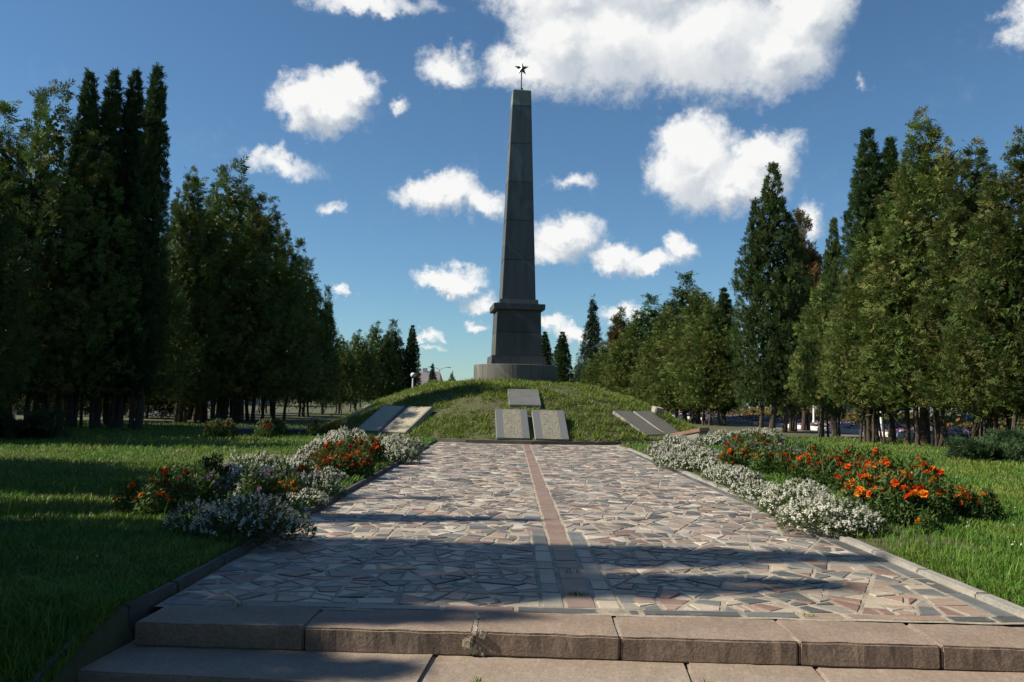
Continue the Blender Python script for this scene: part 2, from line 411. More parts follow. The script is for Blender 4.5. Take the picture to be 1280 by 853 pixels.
def bsp(P, amin, amax, r, out):
    A = area(P)
    xs = np.array(P); c = xs.mean(0); u_, s_, vt = np.linalg.svd(xs-c); ax = vt[0]
    elong = s_[0]/(s_[1]+1e-6)
    if A < r.uniform(amin, amax) and elong < 3.6: out.append(P); return
    if A < amin*.5: out.append(P); return
    if A > .5: ax = vt[0] if elong > 1.4 else vt[r.randrange(2)]
    th = math.atan2(ax[1], ax[0])+r.gauss(0, .28); n = (math.cos(th), math.sin(th))
    pr = xs@np.array(n); lo, hi = pr.min(), pr.max(); d = lo+(hi-lo)*r.uniform(.33, .67)
    for nn, dd in ((n, d), ((-n[0], -n[1]), -d)):
        Q = clip_poly(P, nn, dd)
        if len(Q) >= 3 and area(Q) > 1e-5: bsp(Q, amin, amax, r, out)
def stone_geo(P, r, thick=.03, z=None):
    """prism with a worn rim: (verts, list of faces)"""
    P = inset(P, r.uniform(.009, .020))
    if len(P) < 3 or area(P) < .0016: return None
    Q = inset(P, .006)
    if len(Q) < 3: return None
    c = np.mean(P, 0); tx, ty = r.gauss(0, .006), r.gauss(0, .006); z0 = r.gauss(0, .0018) if z is None else z
    zz = lambda p: z0+(p[0]-c[0])*tx+(p[1]-c[1])*ty
    if len(Q) != len(P):
        k = .93; Q = [(c[0]+(p[0]-c[0])*k, c[1]+(p[1]-c[1])*k) for p in P]
    m = len(P)
    V = [(p[0], p[1], zz(p)) for p in Q]+[(p[0], p[1], zz(p)-.005) for p in P]+[(p[0], p[1], -thick) for p in P]
    F = [tuple(range(m))]
    for o in (0, m):
        for i in range(m): j = (i+1) % m; F.append((o+j, o+i, o+m+i, o+m+j))
    return V, F
def build_path():
    r = random.Random(11); stones = []        # (poly, material)
    mats = list(range(6))
    def pick(): return r.choices(mats, PAVE_P)[0]
    sx0, sx1 = .405, .625                     # central strip of red slabs
    gl, gr = .165, .165                       # grey slabs beside it
    y = PY0+.15
    while y < PY1:
        l = min(r.uniform(.28, .55), PY1-y); stones.append(([(sx0, y), (sx1, y), (sx1, y+l), (sx0, y+l)], r.choices([6, 3], [.85, .15])[0])); y += l
    for (a, b) in ((sx0-gl, sx0), (sx1, sx1+gr)):
        y = PY0+.15
        while y < 9.05:
            l = min(r.uniform(.22, .6), 9.1-y); stones.append(([(a, y), (b, y), (b, y+l), (a, y+l)], r.choices([0, 1, 5, 4], [.5, .2, .2, .1])[0])); y += l
    x = PX0                                   # course along the step
    while x < PX1-.05:
        l = min(r.uniform(.3, .85), PX1-x); stones.append(([(x, PY0), (x+l, PY0), (x+l, PY0+.15), (x, PY0+.15)], r.choices([0, 1, 3, 2], [.5, .25, .15, .1])[0])); x += l
    y = PY0+.15                               # grey border along the right edge
    while y < 24:
        l = r.uniform(.5, 1.1); stones.append(([(PX1-.17, y), (PX1, y), (PX1, y+l), (PX1-.17, y+l)], r.choice([0, 0, 1])) ); y += l
    polys = []
    def region(x0, x1, y0, y1, amin, amax):
        ys = list(np.arange(y0, y1, 7.3))+[y1]
        if len(ys) > 2 and ys[-1]-ys[-2] < .5: ys.pop(-2)
        for a, b in zip(ys[:-1], ys[1:]): bsp([(x0, a), (x1, a), (x1, b), (x0, b)], amin, amax, r, polys)
    for (a, b, c, g0) in ((PY0+.15, 9.1, (.016, .07), gl), (9.1, 14, (.018, .07), 0), (14, PY1, (.03, .09), 0)):
        region(PX0, sx0-g0, a, b, *c); region(sx1+g0, PX1-.17, a, b, *c)
    region(-8.5, PX0, 24.2, 34, .08, .22); region(PX1, 9.5, 25.2, 35, .08, .22)
    for P in polys:
        k = pick()
        if len(P) == 3 and r.random() < .5: k = 4
        stones.append((P, k))
    root = tag(link('path', mortar_bed()), kind='structure')
    geos = []
    for P, k in stones:
        cx, cy = np.mean(P, 0)
        if math.hypot(cx-MC.x, cy-MC.y) < MR-.35: continue
        g = stone_geo(P, r)
        if g: geos.append((area(P)/(cy**3), cx, cy, g, k))
    geos.sort(key=lambda t_: -t_[0])
    near, far = geos[:300], geos[300:]
    for (_, cx, cy, (V, F), k) in near:
        me = bpy.data.meshes.new('paving_stone'); me.from_pydata([(a-cx, b-cy, c) for a, b, c in V], [], F); me.materials.append(PAVE[k])
        o = link('paving_stone', me, root); o.location = (cx, cy, 0)
    V2, F2, K2 = [], [], []
    for (_, cx, cy, (V, F), k) in far:
        o = len(V2); V2 += V; F2 += [tuple(i+o for i in f) for f in F]; K2 += [k]*len(F)
    me = bpy.data.meshes.new('paving_stones'); me.from_pydata(V2, [], F2)
    for m in PAVE: me.materials.append(m)
    me.polygons.foreach_set('material_index', np.array(K2, dtype=np.int32))
    tag(link('paving_stones', me, root), kind='stuff')
    print('stones', len(geos))
def mortar_bed():
    """the mortar bed the stones are set in"""
    def grid(x0, x1, y0, y1, s):
        xs = np.linspace(x0, x1, max(2, int((x1-x0)/s))); ys = np.linspace(y0, y1, max(2, int((y1-y0)/s)))
        Xg, Yg = np.meshgrid(xs, ys); nx, ny = len(xs), len(ys)
        Z = -.006+.004*np.sin(Xg*9+Yg*3.1)*np.sin(Yg*7.7-Xg*2)
        V = np.stack([Xg.ravel(), Yg.ravel(), Z.ravel()], 1); i = np.arange((nx-1)*(ny-1)); a = (i//(nx-1))*nx+i % (nx-1)
        return V, np.stack([a, a+1, a+nx+1, a+nx], 1)
    V, F = join_np([grid(PX0-.02, PX1+.02, PY0-.03, PY1+2, .12), grid(-8.5, PX0-.02, 24.2, 34, .5), grid(PX1+.02, 9.5, 25.2, 35, .5)])
    return mesh_np('path', V, F, M_MORTAR, smooth=True)
build_path()

# ------------------------------------------------------------------ steps and kerbs
def build_steps():
    root = tag(empty('stone_steps', (.6, 5.2, 0)), 'two wide worn pink granite steps leading up to the paved path', 'steps')
    xs = [-2.27, -1.22, -.19, .70, 1.76, 2.60, 3.85]
    for i, (a, b) in enumerate(zip(xs[:-1], xs[1:])):
        g = .006+.004*((i*7) % 3)
        me = rough_slab('step_slab', b-a-g, .50, .145, M_STEP, i+1)
        o = link('step_slab', me, root); o.location = ((a+b)/2-.6, 5.372-5.2-.030*((a+b)/2-.6), -.004-.003*(i % 2)); o.rotation_euler = (R(.5), R(.25*((i % 3)-1)), R(-1.7)+R(.2*((i*5) % 3-1)))
    xs = [-2.36, -.43, 1.07, 1.83, 3.1, 4.6]
    for i, (a, b) in enumerate(zip(xs[:-1], xs[1:])):
        me = rough_slab('step_slab', b-a-.008, .95, .15, M_STEP2, i+31)
        o = link('step_slab', me, root); o.location = ((a+b)/2-.6, 5.05-5.2-.085*((a+b)/2+.27), -.150-.003*(i % 2)); o.rotation_euler = (R(.4), R(.2*((i % 3)-1)), R(-4.9))
    for (x0, x1, y0, y1, z0, z1, rz) in ((-2.22, 3.80, 5.16, 5.59, -.14, -.016, -1.7), (-2.25, 4.5, 4.53, 5.06, -.29, -.166, -4.9)):
        bm = bmesh.new(); box_bm(bm, 0, 0, 0, x1-x0, y1-y0, z1-z0, R(rz)); o = link('mortar_bed', mesh_bm('mortar_bed', bm, M_MORTAR), root); o.location = ((x0+x1)/2-.6, (y0+y1)/2-5.2+(-.004 if rz > -2 else -.03), (z0+z1)/2)
    r = random.Random(5)                      # crumbled mortar patch in the widest joint
    for k in range(8):
        s_ = r.uniform(.035, .065); me = rough_slab('mortar_patch', s_, .05, s_*1.1, M_MORTAR, 60+k, .010, 1, .012)
        o = link('mortar_patch', me, root); o.location = (-.19-.6+r.uniform(-.05, .045), 5.160-5.2, -.015-.11*(k/8)); o.rotation_euler = (r.gauss(0, .1), r.gauss(0, .5), r.gauss(0, .1))
    for k in range(6):
        me = rough_slab('mortar_patch', .04, .09, .03, M_MORTAR, 80+k, .006, 1, .008)
        o = link('mortar_patch', me, root); o.location = (-.19-.6+r.gauss(0, .006), 5.18-5.2+k*.075, -.001); o.rotation_euler = (0, 0, r.gauss(0, .2))
build_steps()
t = NT('forecourt_asphalt'); p_ = t.pos(); a_ = t.noise(p_, 70, 4, .7); t.base(t.ramp(a_, (.3, (.07, .068, .06)), (.7, (.14, .13, .115)))); t.rough(.9); t.bump(a_, .6, .01); M_ASPH = t.m
def flat(name, pts, z, mat, kind='structure'):
    me = bpy.data.meshes.new(name); me.from_pydata([(p[0], p[1], z) for p in pts], [], [tuple(range(len(pts)))]); me.materials.append(mat)
    return tag(link(name, me), kind=kind)
flat('forecourt', [(-2.36, -30), (7, -30), (7, 5.2), (-2.36, 5.2)], -.265, M_ASPH)

def kerb_run(name, label, pts, w, h, mat, seglen, seed=0, zs=None, group=None):
    """a line of kerb stones: one thing, every stone a part"""
    root = tag(empty(name, (pts[0][0], pts[0][1], 0)), label, 'kerb', group); k = 0; r = random.Random(seed)
    P = [Vector((p[0], p[1], p[2] if len(p) > 2 else 0)) for p in pts]
    for a, b in zip(P[:-1], P[1:]):
        d = b-a; n = max(1, round(d.length/seglen))
        for i in range(n):
            q = a+d*((i+.5)/n); l = d.length/n-.008
            me = rough_slab('kerb_stone', l, w, h, mat, seed*50+k, .005, 2, .012)
            o = link('kerb_stone', me, root); o.location = q-P[0]+Vector((P[0].x-pts[0][0], 0, P[0].z)); k += 1
            o.rotation_euler = (r.gauss(0, .006), -math.asin(d.z/d.length)+r.gauss(0, .004), math.atan2(d.y, d.x)+r.gauss(0, .006))
    return root
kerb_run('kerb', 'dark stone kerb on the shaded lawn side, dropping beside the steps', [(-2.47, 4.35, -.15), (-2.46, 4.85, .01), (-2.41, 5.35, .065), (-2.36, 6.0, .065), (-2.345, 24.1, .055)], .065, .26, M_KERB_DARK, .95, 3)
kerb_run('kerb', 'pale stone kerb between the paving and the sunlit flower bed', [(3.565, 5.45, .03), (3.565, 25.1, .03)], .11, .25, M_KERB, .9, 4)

# ------------------------------------------------------------------ mound and monument
def build_mound():
    nr, na = 34, 120; V = []; 
    for i in range(nr):
        r = MR*1.0*i/(nr-1)
        for k in range(na):
            th = 2*math.pi*k/na; x, y = r*math.cos(th), r*math.sin(th)
            n = mnoise.noise((x*.5, y*.5, 3.3))*.10+mnoise.noise((x*1.7, y*1.7, 1.3))*.045
            V.append((x, y, mound_z(r)+n*(0 if r < 2.2 else min(1, (r-2.2)))*(1 if r < 7.4 else max(0, (8-r)/.6))))
    F = []
    for i in range(nr-1):
        for k in range(na): j = (k+1) % na; F.append((i*na+k, i*na+j, (i+1)*na+j, (i+1)*na+k))
    o = link('mound', mesh_np('mound', V, np.array(F)[:, ::-1], M_SOIL, smooth=True)); o.location = MC; tag(o, kind='structure')
build_mound()
def polar(phi, r, off=0.):
    o = Vector((math.sin(phi), -math.cos(phi), 0)); t_ = Vector((math.cos(phi), math.sin(phi), 0))
    return MC+o*r+t_*off
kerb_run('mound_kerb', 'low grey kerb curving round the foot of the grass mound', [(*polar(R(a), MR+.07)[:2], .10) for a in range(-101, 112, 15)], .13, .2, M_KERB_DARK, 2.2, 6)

def plate(phi, off, r0, z0, slope, length, width, thick, mat, label, group=None, base=True, dphi=0.):
    ph = R(phi); q = polar(ph, r0, off); ph += R(dphi); a = R(slope)
    o = Vector((math.sin(ph), -math.cos(ph), 0)); t_ = Vector((math.cos(ph), math.sin(ph), 0))
    s = -o*math.cos(a)+Vector((0, 0, math.sin(a))); n = t_.cross(s)
    root = empty('memorial_plate'); tag(root, label, 'memorial plate', group)
    M = Matrix.Identity(4)
    for i, v in enumerate((t_, s, n)):
        for k in range(3): M[k][i] = v[k]
    M.translation = (q.x, q.y, z0); root.matrix_world = M
    bm = bmesh.new(); box_bm(bm, 0, 0, -thick/2, width, length, thick, 0, .012)
    for f in bm.faces: f.material_index = 0 if f.normal.z > .9 else 1
    b = link('slab', mesh_bm('slab', bm, [mat, M_PL_SIDE]), root); b.location = (0, length/2, thick)
    for f in b.data.polygons: pass
    if base:                                   # stepped concrete footing that carries the plate
        bm = bmesh.new(); box_bm(bm, 0, 0, 0, width*1.10, .52, .16, 0, .012)
        f = link('footing', mesh_bm('footing', bm, M_CONC), root)
        f.matrix_world = Matrix.Translation((q.x-o.x*.10, q.y-o.y*.10, z0-.10)) @ Matrix.Rotation(ph, 4, 'Z')
        f.parent = root; f.matrix_parent_inverse = M.inverted()
        bm = bmesh.new(); box_bm(bm, 0, length*.5, -.10, width*.96, length*.9, .18, 0, .01)
        link('bed', mesh_bm('bed', bm, M_CONC), root)
    return root
g_ = 'memorial plates on the mound'
plate(4, -.60, 7.75, .05, 32, 1.72, 1.08, .15, M_PL_GREY, 'inscribed plate facing the path, the one of the front pair nearer the gilt lettered plates', g_)
plate(4, .66, 7.75, .04, 32, 1.72, 1.10, .15, M_PL_GREY, 'inscribed plate facing the path, the one of the front pair nearer the dark plates', g_)
plate(3.5, .0, 5.6, 1.06, 24, 1.40, 1.12, .19, M_PL_PLAIN, 'plain grey plate lying above the two front plates on the mound', g_, False)
plate(-37, .62, 7.6, .10, 31, 1.68, 1.05, .16, M_PL_BRIGHT, 'gilt lettered plate on the shaded flank of the mound, beside the grass slope', g_, dphi=5)
plate(-37, -.68, 7.6, .10, 31, 1.68, 1.05, .16, M_PL_BRIGHT, 'lettered plate with tree shadow across it, beside the gilt lettered plate', g_, dphi=5)
plate(-70, 0, 7.4, .1, 31, 1.7, 1.1, .16, M_PL_DARK, 'plate in deep shade at the far flank of the mound', g_)
plate(45, -.60, 7.4, .12, 29, 1.65, 1.05, .20, M_PL_DARK, 'dark inscribed plate with bright side, near the grass on the sunlit flank', g_)
plate(45, .60, 7.4, .12, 29, 1.65, 1.05, .20, M_PL_DARK, 'dark inscribed plate on the sunlit flank, nearer the thuja row', g_)

for px, py, D, lab in ((551, 512, 30.4, 'small pale stone lying at the upper corner of the gilt lettered plate'), (823, 511, 31.6, 'small white stone lying above the sunlit pair of dark plates')):
    p = atD(px, py, D); o = link('stone_block', rough_slab('stone_block', .42, .30, .22, M_CONC, D, .02, 2, .03)); o.location = (p.x, p.y, p.z+.05); o.rotation_euler = (.25, .1, .5); tag(o, lab, 'stone')
def frustum(bm, w0, w1, z0, z1, mi=0):
    v = [bm.verts.new((x*w0/2, y*w0/2, z0)) for x, y in ((-1, -1), (1, -1), (1, 1), (-1, 1))]+[bm.verts.new((x*w1/2, y*w1/2, z1)) for x, y in ((-1, -1), (1, -1), (1, 1), (-1, 1))]
    fs = [bm.faces.new([v[3], v[2], v[1], v[0]]), bm.faces.new(v[4:])]+[bm.faces.new([v[i], v[(i+1) % 4], v[4+(i+1) % 4], v[4+i]]) for i in range(4)]
    for f in fs: f.material_index = mi
    return fs
def build_monument():
    D = MC.y; RZ = R(6.5)
    root = tag(empty('obelisk_monument', (MC.x, MC.y, 2.0), RZ), 'tall dark granite obelisk on a round drum, topped by a steel star', 'monument')
    zpx = lambda py, px=646, d=0: atD(px, py, D+d).z-2.0
    # round drum of curved blocks
    for k in range(10):
        a0, a1 = 2*math.pi*k/10+.13, 2*math.pi*(k+1)/10+.13-.006; bm = bmesh.new(); n = 7; ring = []
        Ro, Ri, z0, z1 = 1.74, 1.25, -.35, zpx(455, 640, -1.75)
        for i in range(n+1):
            a = a0+(a1-a0)*i/n; c, s = math.cos(a), math.sin(a)
            ring.append([bm.verts.new((Ro*c, Ro*s, z0)), bm.verts.new((Ro*c, Ro*s, z1-.015)), bm.verts.new(((Ro-.015)*c, (Ro-.015)*s, z1)), bm.verts.new((Ri*c, Ri*s, z1))])
        for i in range(n):
            for j in range(3): bm.faces.new([ring[i][j], ring[i+1][j], ring[i+1][j+1], ring[i][j+1]])
        for rg in (ring[0], ring[-1]):
            bm.faces.new(rg[:])
        bmesh.ops.recalc_face_normals(bm, faces=bm.faces)
        link('drum_block', mesh_bm('drum_block', bm, M_DRUM), root)
    zd = zpx(455, 640, -1.75)
    bm = bmesh.new(); bmesh.ops.create_cone(bm, segments=48, radius1=1.3, radius2=1.3, depth=.2, cap_ends=True); bmesh.ops.translate(bm, vec=(0, 0, zd-.108), verts=bm.verts)
    link('drum_floor', mesh_bm('drum_floor', bm, M_DRUM), root)
    zb = zpx(444.7, 646, -1.1); zm = zpx(415.7, 646, -.95); zt = zpx(386.5, 646, -.95); zc = zpx(379.6, 646, -1); zu = zpx(374, 646, -.8); zcap = zpx(132, 653, -.4); ztop = zpx(112.5, 653, -.4)
    def part(name, w0, w1, z0, z1, mat, bev=.012):
        bm = bmesh.new(); frustum(bm, w0, w1, z0, z1)
        if bev: bmesh.ops.bevel(bm, geom=list(bm.edges), offset=bev, segments=2, affect='EDGES')
        return link(name, mesh_bm(name, bm, mat), root)
    part('plinth', 2.24, 2.20, zd-.005, zb, M_OB)
    part('pedestal_block', 1.90, 1.86, zb+.004, zm-.004, M_OB)
    part('pedestal_block', 1.85, 1.80, zm+.004, zt-.02, M_OB)
    part('pedestal_core', 1.82, 1.76, zb-.02, zt, M_JOINT, 0)
    part('cornice', 2.10, 2.12, zt-.016, zc, M_OB)
    part('collar', 1.62, 1.58, zc+.003, zu, M_OB)
    wb, wt = 1.40, .76; n = 5
    zs = np.linspace(zu+.003, zcap, n+1)
    wz = lambda z: wb+(wt-wb)*(z-zs[0])/(ztop-zs[0])
    for i in range(n): part('shaft_block', wz(zs[i]), wz(zs[i+1]), zs[i]+.006, zs[i+1]-.006, M_OB, .012)
    part('shaft_core', wb-.03, wt-.03, zs[0], ztop-.02, M_JOINT, 0)
    part('capstone', wz(zcap), wz(ztop), zcap+.003, ztop, M_OB_CAP, .01)
    part('cap_pyramid', wt-.03, .16, ztop+.002, ztop+.13, M_OB_CAP, .004)
    # star on its rod
    zs0 = ztop+.13; zstar = zpx(86, 654, 0)
    v, f = tube_np([(0, 0, zs0-.03), (0, 0, zs0+.09)], [.09, .07], 14); st = link('star_socket', mesh_np('star_socket', v, f, M_IRON, smooth=True), root)
    v, f = tube_np([(0, 0, zs0+.02), (0, 0, zstar-.08)], [.032, .026], 12); link('rod', mesh_np('rod', v, f, M_STEEL, smooth=True), root)
    bm = bmesh.new(); Ro, Ri, T = .325, .127, .075; ring = []
    for k in range(10):
        a = math.pi/2+k*math.pi/5; rr = Ro if k % 2 == 0 else Ri; ring.append(bm.verts.new((rr*math.cos(a), 0, rr*math.sin(a))))
    cf, cbk = bm.verts.new((0, -T, 0)), bm.verts.new((0, T, 0))
    for k in range(10):
        j = (k+1) % 10; bm.faces.new([cf, ring[k], ring[j]]); bm.faces.new([cbk, ring[j], ring[k]])
    bmesh.ops.recalc_face_normals(bm, faces=bm.faces)
    s_ = link('star', mesh_bm('star', bm, M_STEEL), root); s_.location = (0, 0, zstar); s_.rotation_euler = (0, 0, R(-4))
build_monument()

# the reddish block and the low parapet beside the mound
def build_blocks():
    p = at(880, 556, 0)
    root = tag(empty('granite_block', (p.x-.35, p.y+.9, 0), R(-28)), 'low reddish granite block with tilted top behind the white flowers', 'block')
    bm = bmesh.new()
    prof = [(-.85, 0), (.55, 0), (.55, .42), (-.85, .10)]; v0 = [bm.verts.new((x, -.62, z)) for x, z in prof]; v1 = [bm.verts.new((x, .62, z)) for x, z in prof]
    bm.faces.new(v0); bm.faces.new(v1[::-1])
    for i in range(4): bm.faces.new([v0[i], v1[i], v1[(i+1) % 4], v0[(i+1) % 4]][::-1])
    bmesh.ops.recalc_face_normals(bm, faces=bm.faces); bmesh.ops.bevel(bm, geom=list(bm.edges), offset=.012, segments=1, affect='EDGES')
    link('plinth', mesh_bm('plinth', bm, M_CONC), root)
    bm = bmesh.new(); box_bm(bm, 0, 0, 0, 1.52, 1.30, .13, 0, .015)
    s = link('slab', mesh_bm('slab', bm, M_RED_BLOCK), root); s.location = (-.15, 0, .33); s.rotation_euler = (0, -math.atan2(.32, 1.4), 0)
    a, b = at(288, 546), at(404, 547)
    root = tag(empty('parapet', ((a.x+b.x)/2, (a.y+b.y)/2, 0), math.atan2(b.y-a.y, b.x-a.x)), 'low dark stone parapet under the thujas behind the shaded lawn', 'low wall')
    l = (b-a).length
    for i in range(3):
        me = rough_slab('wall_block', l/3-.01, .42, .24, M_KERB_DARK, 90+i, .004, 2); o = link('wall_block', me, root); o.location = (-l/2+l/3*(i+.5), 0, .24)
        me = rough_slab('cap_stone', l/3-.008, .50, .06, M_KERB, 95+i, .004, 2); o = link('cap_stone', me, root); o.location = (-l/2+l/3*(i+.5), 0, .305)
build_blocks()

# ------------------------------------------------------------------ foliage
def rot_frames(d, roll):
    """frames with y axis along unit vectors d (n,3), spun by roll"""
    n = len(d); ref = np.tile(np.array([0., 0, 1]), (n, 1)); ref[np.abs(d[:, 2]) > .95] = (1, 0, 0)
    x = np.cross(d, ref); x /= np.linalg.norm(x, axis=1, keepdims=True); z = np.cross(x, d)
    c, s = np.cos(roll)[:, None], np.sin(roll)[:, None]
    return np.stack([x*c+z*s, d, z*c-x*s], 2)
def unit(v): return v/(np.linalg.norm(v, axis=-1, keepdims=True)+1e-9)
def scatter(tv, tf, frames, scale, pos):
    """copies of one small template as one vertex and face array"""
    n, m = len(pos), len(tv)
    V = np.einsum('nij,mj->nmi', frames, tv)*scale[:, None, None]+pos[:, None, :]
    F = tf[None]+(np.arange(n)*m)[:, None, None]
    return V.reshape(-1, 3), F.reshape(-1, tf.shape[1])
def spray_template(r, pairs=3):
    """a flat fan of thuja twigs: narrow leaflets off a rib, bent down at the tip"""
    V = []; F = []
    def leaf(b, d, l, w):
        d = np.array(d)/np.linalg.norm(d); s = np.array([-d[1], d[0], 0]); b = np.array(b); o = len(V); z = np.array([0, 0, 1.])
        droop = lambda k: -z*.18*(b[1]+k*l*d[1])**2
        V.extend([b+droop(0), b+d*l*.55+s*w+droop(.55)+z*r.normal(0, .03), b+d*l+droop(1), b+d*l*.5-s*w+droop(.5)+z*r.normal(0, .03)])
        F.extend([(o, o+1, o+2), (o, o+2, o+3)])
    for k in range(pairs):
        y = .05+.6*k/(pairs-1); l = .62*(1-.45*k/(pairs-1))
        for sgn in (-1, 1): leaf((0, y, 0), (sgn*r.uniform(.5, .95), r.uniform(.6, .9), 0), l*r.uniform(.8, 1.2), .062)
    leaf((0, .35, 0), (r.normal(0, .12), 1, 0), .75, .062)
    return np.array(V), np.array(F)
def crown(name, leaders, n_clumps, per, size, seed, pal, mat=M_THUJA, spread=.30, droop=.0, rag=.34, hug=False):
    """leaders: (dx, dy, z_base, z_top, radius, shape) - clumps of sprays over the union of their envelopes"""
    r = np.random.default_rng(seed)
    ld = np.array([l[:5] for l in leaders]); shp = np.array([l[5] for l in leaders])
    wgt = (ld[:, 3]-ld[:, 2])*ld[:, 4]; li = r.choice(len(ld), n_clumps*2, p=wgt/wgt.sum())
    t_ = r.random(n_clumps*2)**1.0; th = r.uniform(0, 2*np.pi, n_clumps*2)
    def env(t_, s): # radius share at height share t
        low = np.clip(.55+t_*3.2, 0, 1)
        return low*np.clip(1-np.clip((t_-.12)/.88, 0, 1)**s, 0, 1)
    e = env(t_, shp[li])
    keep = r.random(n_clumps*2) < np.clip(e+(.45 if hug else .18), 0, 1); li, t_, th, e = li[keep][:n_clumps], t_[keep][:n_clumps], th[keep][:n_clumps], e[keep][:n_clumps]
    z = ld[li, 2]+t_*(ld[li, 3]-ld[li, 2])
    lump = np.array([mnoise.noise((math.cos(a)*1.6+seed, math.sin(a)*1.6, zz*.75+l*5)) for a, zz, l in zip(th, z, li)])
    depth = np.where(r.random(len(z)) < .28, r.uniform(.35, .8, len(z)), r.uniform(.84, 1.06, len(z)))
    rad = ld[li, 4]*e*(1+rag*lump)*depth+.05
    c = np.stack([ld[li, 0]+rad*np.cos(th), ld[li, 1]+rad*np.sin(th), z], 1)
    # drop clumps deep inside another leader's envelope
    ok = np.ones(len(c), bool)
    for k in range(len(ld)):
        tt = (c[:, 2]-ld[k, 2])/(ld[k, 3]-ld[k, 2]); d = np.hypot(c[:, 0]-ld[k, 0], c[:, 1]-ld[k, 1])
        ok &= ~((li != k) & (tt > 0) & (tt < 1) & (d < .5*ld[k, 4]*env(np.clip(tt, 0, 1), shp[k])))
    c, th, t_, lump = c[ok], th[ok], t_[ok], lump[ok]
    out = np.stack([np.cos(th), np.sin(th), np.zeros_like(th)], 1)
    n = len(c); cid = np.repeat(np.arange(n), per)
    csize = size*r.uniform(.65, 1.35, n)
    tip = np.clip(1.15-t_, .35, 1)
    pos = c[cid]+r.normal(0, 1, (n*per, 3))*np.array([spread, spread, spread*1.25])*(csize/size*.9*tip)[cid][:, None]
    d = unit(out[cid]*(.34 if hug else .75)+np.array([0, 0, (1. if hug else .75)-droop])+r.normal(0, .26 if hug else .42, (n*per, 3)))
    sc = csize[cid]*r.uniform(.6, 1.2, n*per)
    fr = rot_frames(d, r.uniform(-1.4, 1.4, n*per))
    ccol = np.array(pal)[r.choice(len(pal), n)]*r.uniform(.75, 1.3, (n, 1))*(1+.25*lump[:, None])
    Vs, Fs, Cs, o = [], [], [], 0
    # broad twig cards deeper in, so the crown is dense
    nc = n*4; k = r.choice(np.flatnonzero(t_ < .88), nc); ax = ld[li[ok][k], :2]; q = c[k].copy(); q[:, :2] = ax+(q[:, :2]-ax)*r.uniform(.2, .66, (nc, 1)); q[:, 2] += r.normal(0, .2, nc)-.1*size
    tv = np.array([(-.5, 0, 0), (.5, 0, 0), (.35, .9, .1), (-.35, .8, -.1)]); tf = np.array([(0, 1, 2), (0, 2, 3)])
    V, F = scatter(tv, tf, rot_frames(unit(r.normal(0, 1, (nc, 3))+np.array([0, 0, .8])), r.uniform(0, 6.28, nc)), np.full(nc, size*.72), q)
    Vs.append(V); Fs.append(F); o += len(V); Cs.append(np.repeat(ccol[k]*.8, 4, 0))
    for q in range(3):
        tv, tf = spray_template(np.random.default_rng(seed*10+q)); m = np.arange(q, n*per, 3)
        V, F = scatter(tv, tf, fr[m], sc[m], pos[m]); Vs.append(V); Fs.append(F+o); o += len(V)
        cc = ccol[cid[m]]*r.uniform(.82, 1.2, (len(m), 1)); Cs.append(np.repeat(cc, len(tv), 0))
    return mesh_np(name, np.vstack(Vs), np.vstack(Fs), mat, cols=np.vstack(Cs))
def trunks(name, stems, H, seed, limbs=6):
    r = np.random.default_rng(seed); parts = []
    for (x, y, rad, top) in stems:
        lx, ly = r.normal(0, .22, 2); top = top*.8; rad = rad*r.uniform(.62, .85); pts = []; rr = []
        for k in range(8):
            t_ = k/7; pts.append((x+lx*t_*1.2+r.normal(0, .03), y+ly*t_*1.2+r.normal(0, .03), -.12+t_*top)); rr.append(rad*(1.25 if k == 0 else 1)*(1-.8*t_)+.015)
        parts.append(tube_np(pts, rr, 8))
        for j in range(limbs):
            t_ = r.uniform(.18, .8); k = int(t_*7); a = r.uniform(0, 6.28); b = np.array(pts[k]); l = r.uniform(.5, 1.1)*(1.1-t_)
            parts.append(tube_np([b, b+l*np.array([math.cos(a)*.6, math.sin(a)*.6, .35]), b+l*np.array([math.cos(a), math.sin(a), .95])], [rad*.3, rad*.2, .01], 5))
    v, f = join_np(parts); return mesh_np(name, v, f, M_BARK, smooth=True)
GREEN = [(.058, .100, .022), (.072, .115, .026), (.050, .088, .022), (.090, .125, .030), (.054, .094, .025)]
OLIVE = [(.098, .142, .030), (.085, .132, .028), (.122, .152, .036), (.070, .115, .026), (.140, .142, .040)]
DARK = [(.036, .070, .020), (.044, .082, .022), (.032, .062, .020), (.052, .090, .024)]
RUST = [(.16, .095, .030), (.12, .095, .028), (.18, .105, .035), (.085, .095, .025)]
BLUE = [(.030, .056, .030), (.038, .066, .032), (.026, .048, .026)]
PROTO = {}
def proto(kind, H, crown_me, trunk_me): PROTO[kind] = (H, crown_me, trunk_me)
proto('spire', 12, crown('crown_spire', [(0, 0, 1.3, 12, .92, 2.3)], 1300, 9, .20, 1, DARK, spread=.10, rag=.14, hug=True), trunks('trunk_spire', [(0, 0, .17, 9), (.2, .1, .1, 6)], 12, 1))
proto('needle', 12, crown('crown_needle', [(0, 0, 1.3, 12, .50, 3.4)], 1300, 9, .17, 9, DARK, spread=.08, rag=.10, hug=True), trunks('trunk_needle', [(0, 0, .15, 9), (.2, .1, .1, 6)], 12, 9))
proto('column', 12, crown('crown_column', [(0, 0, 1.3, 12, 1.40, 2.0), (-.7, .2, 1.3, 10.3, 1.2, 2.3), (.65, -.3, 1.4, 9.6, 1.25, 2.3)], 1700, 10, .22, 2, GREEN, spread=.13, rag=.2, hug=True), trunks('trunk_column', [(0, 0, .16, 9), (-.5, .2, .12, 7), (.5, -.2, .12, 7), (.1, .4, .1, 6)], 12, 2))
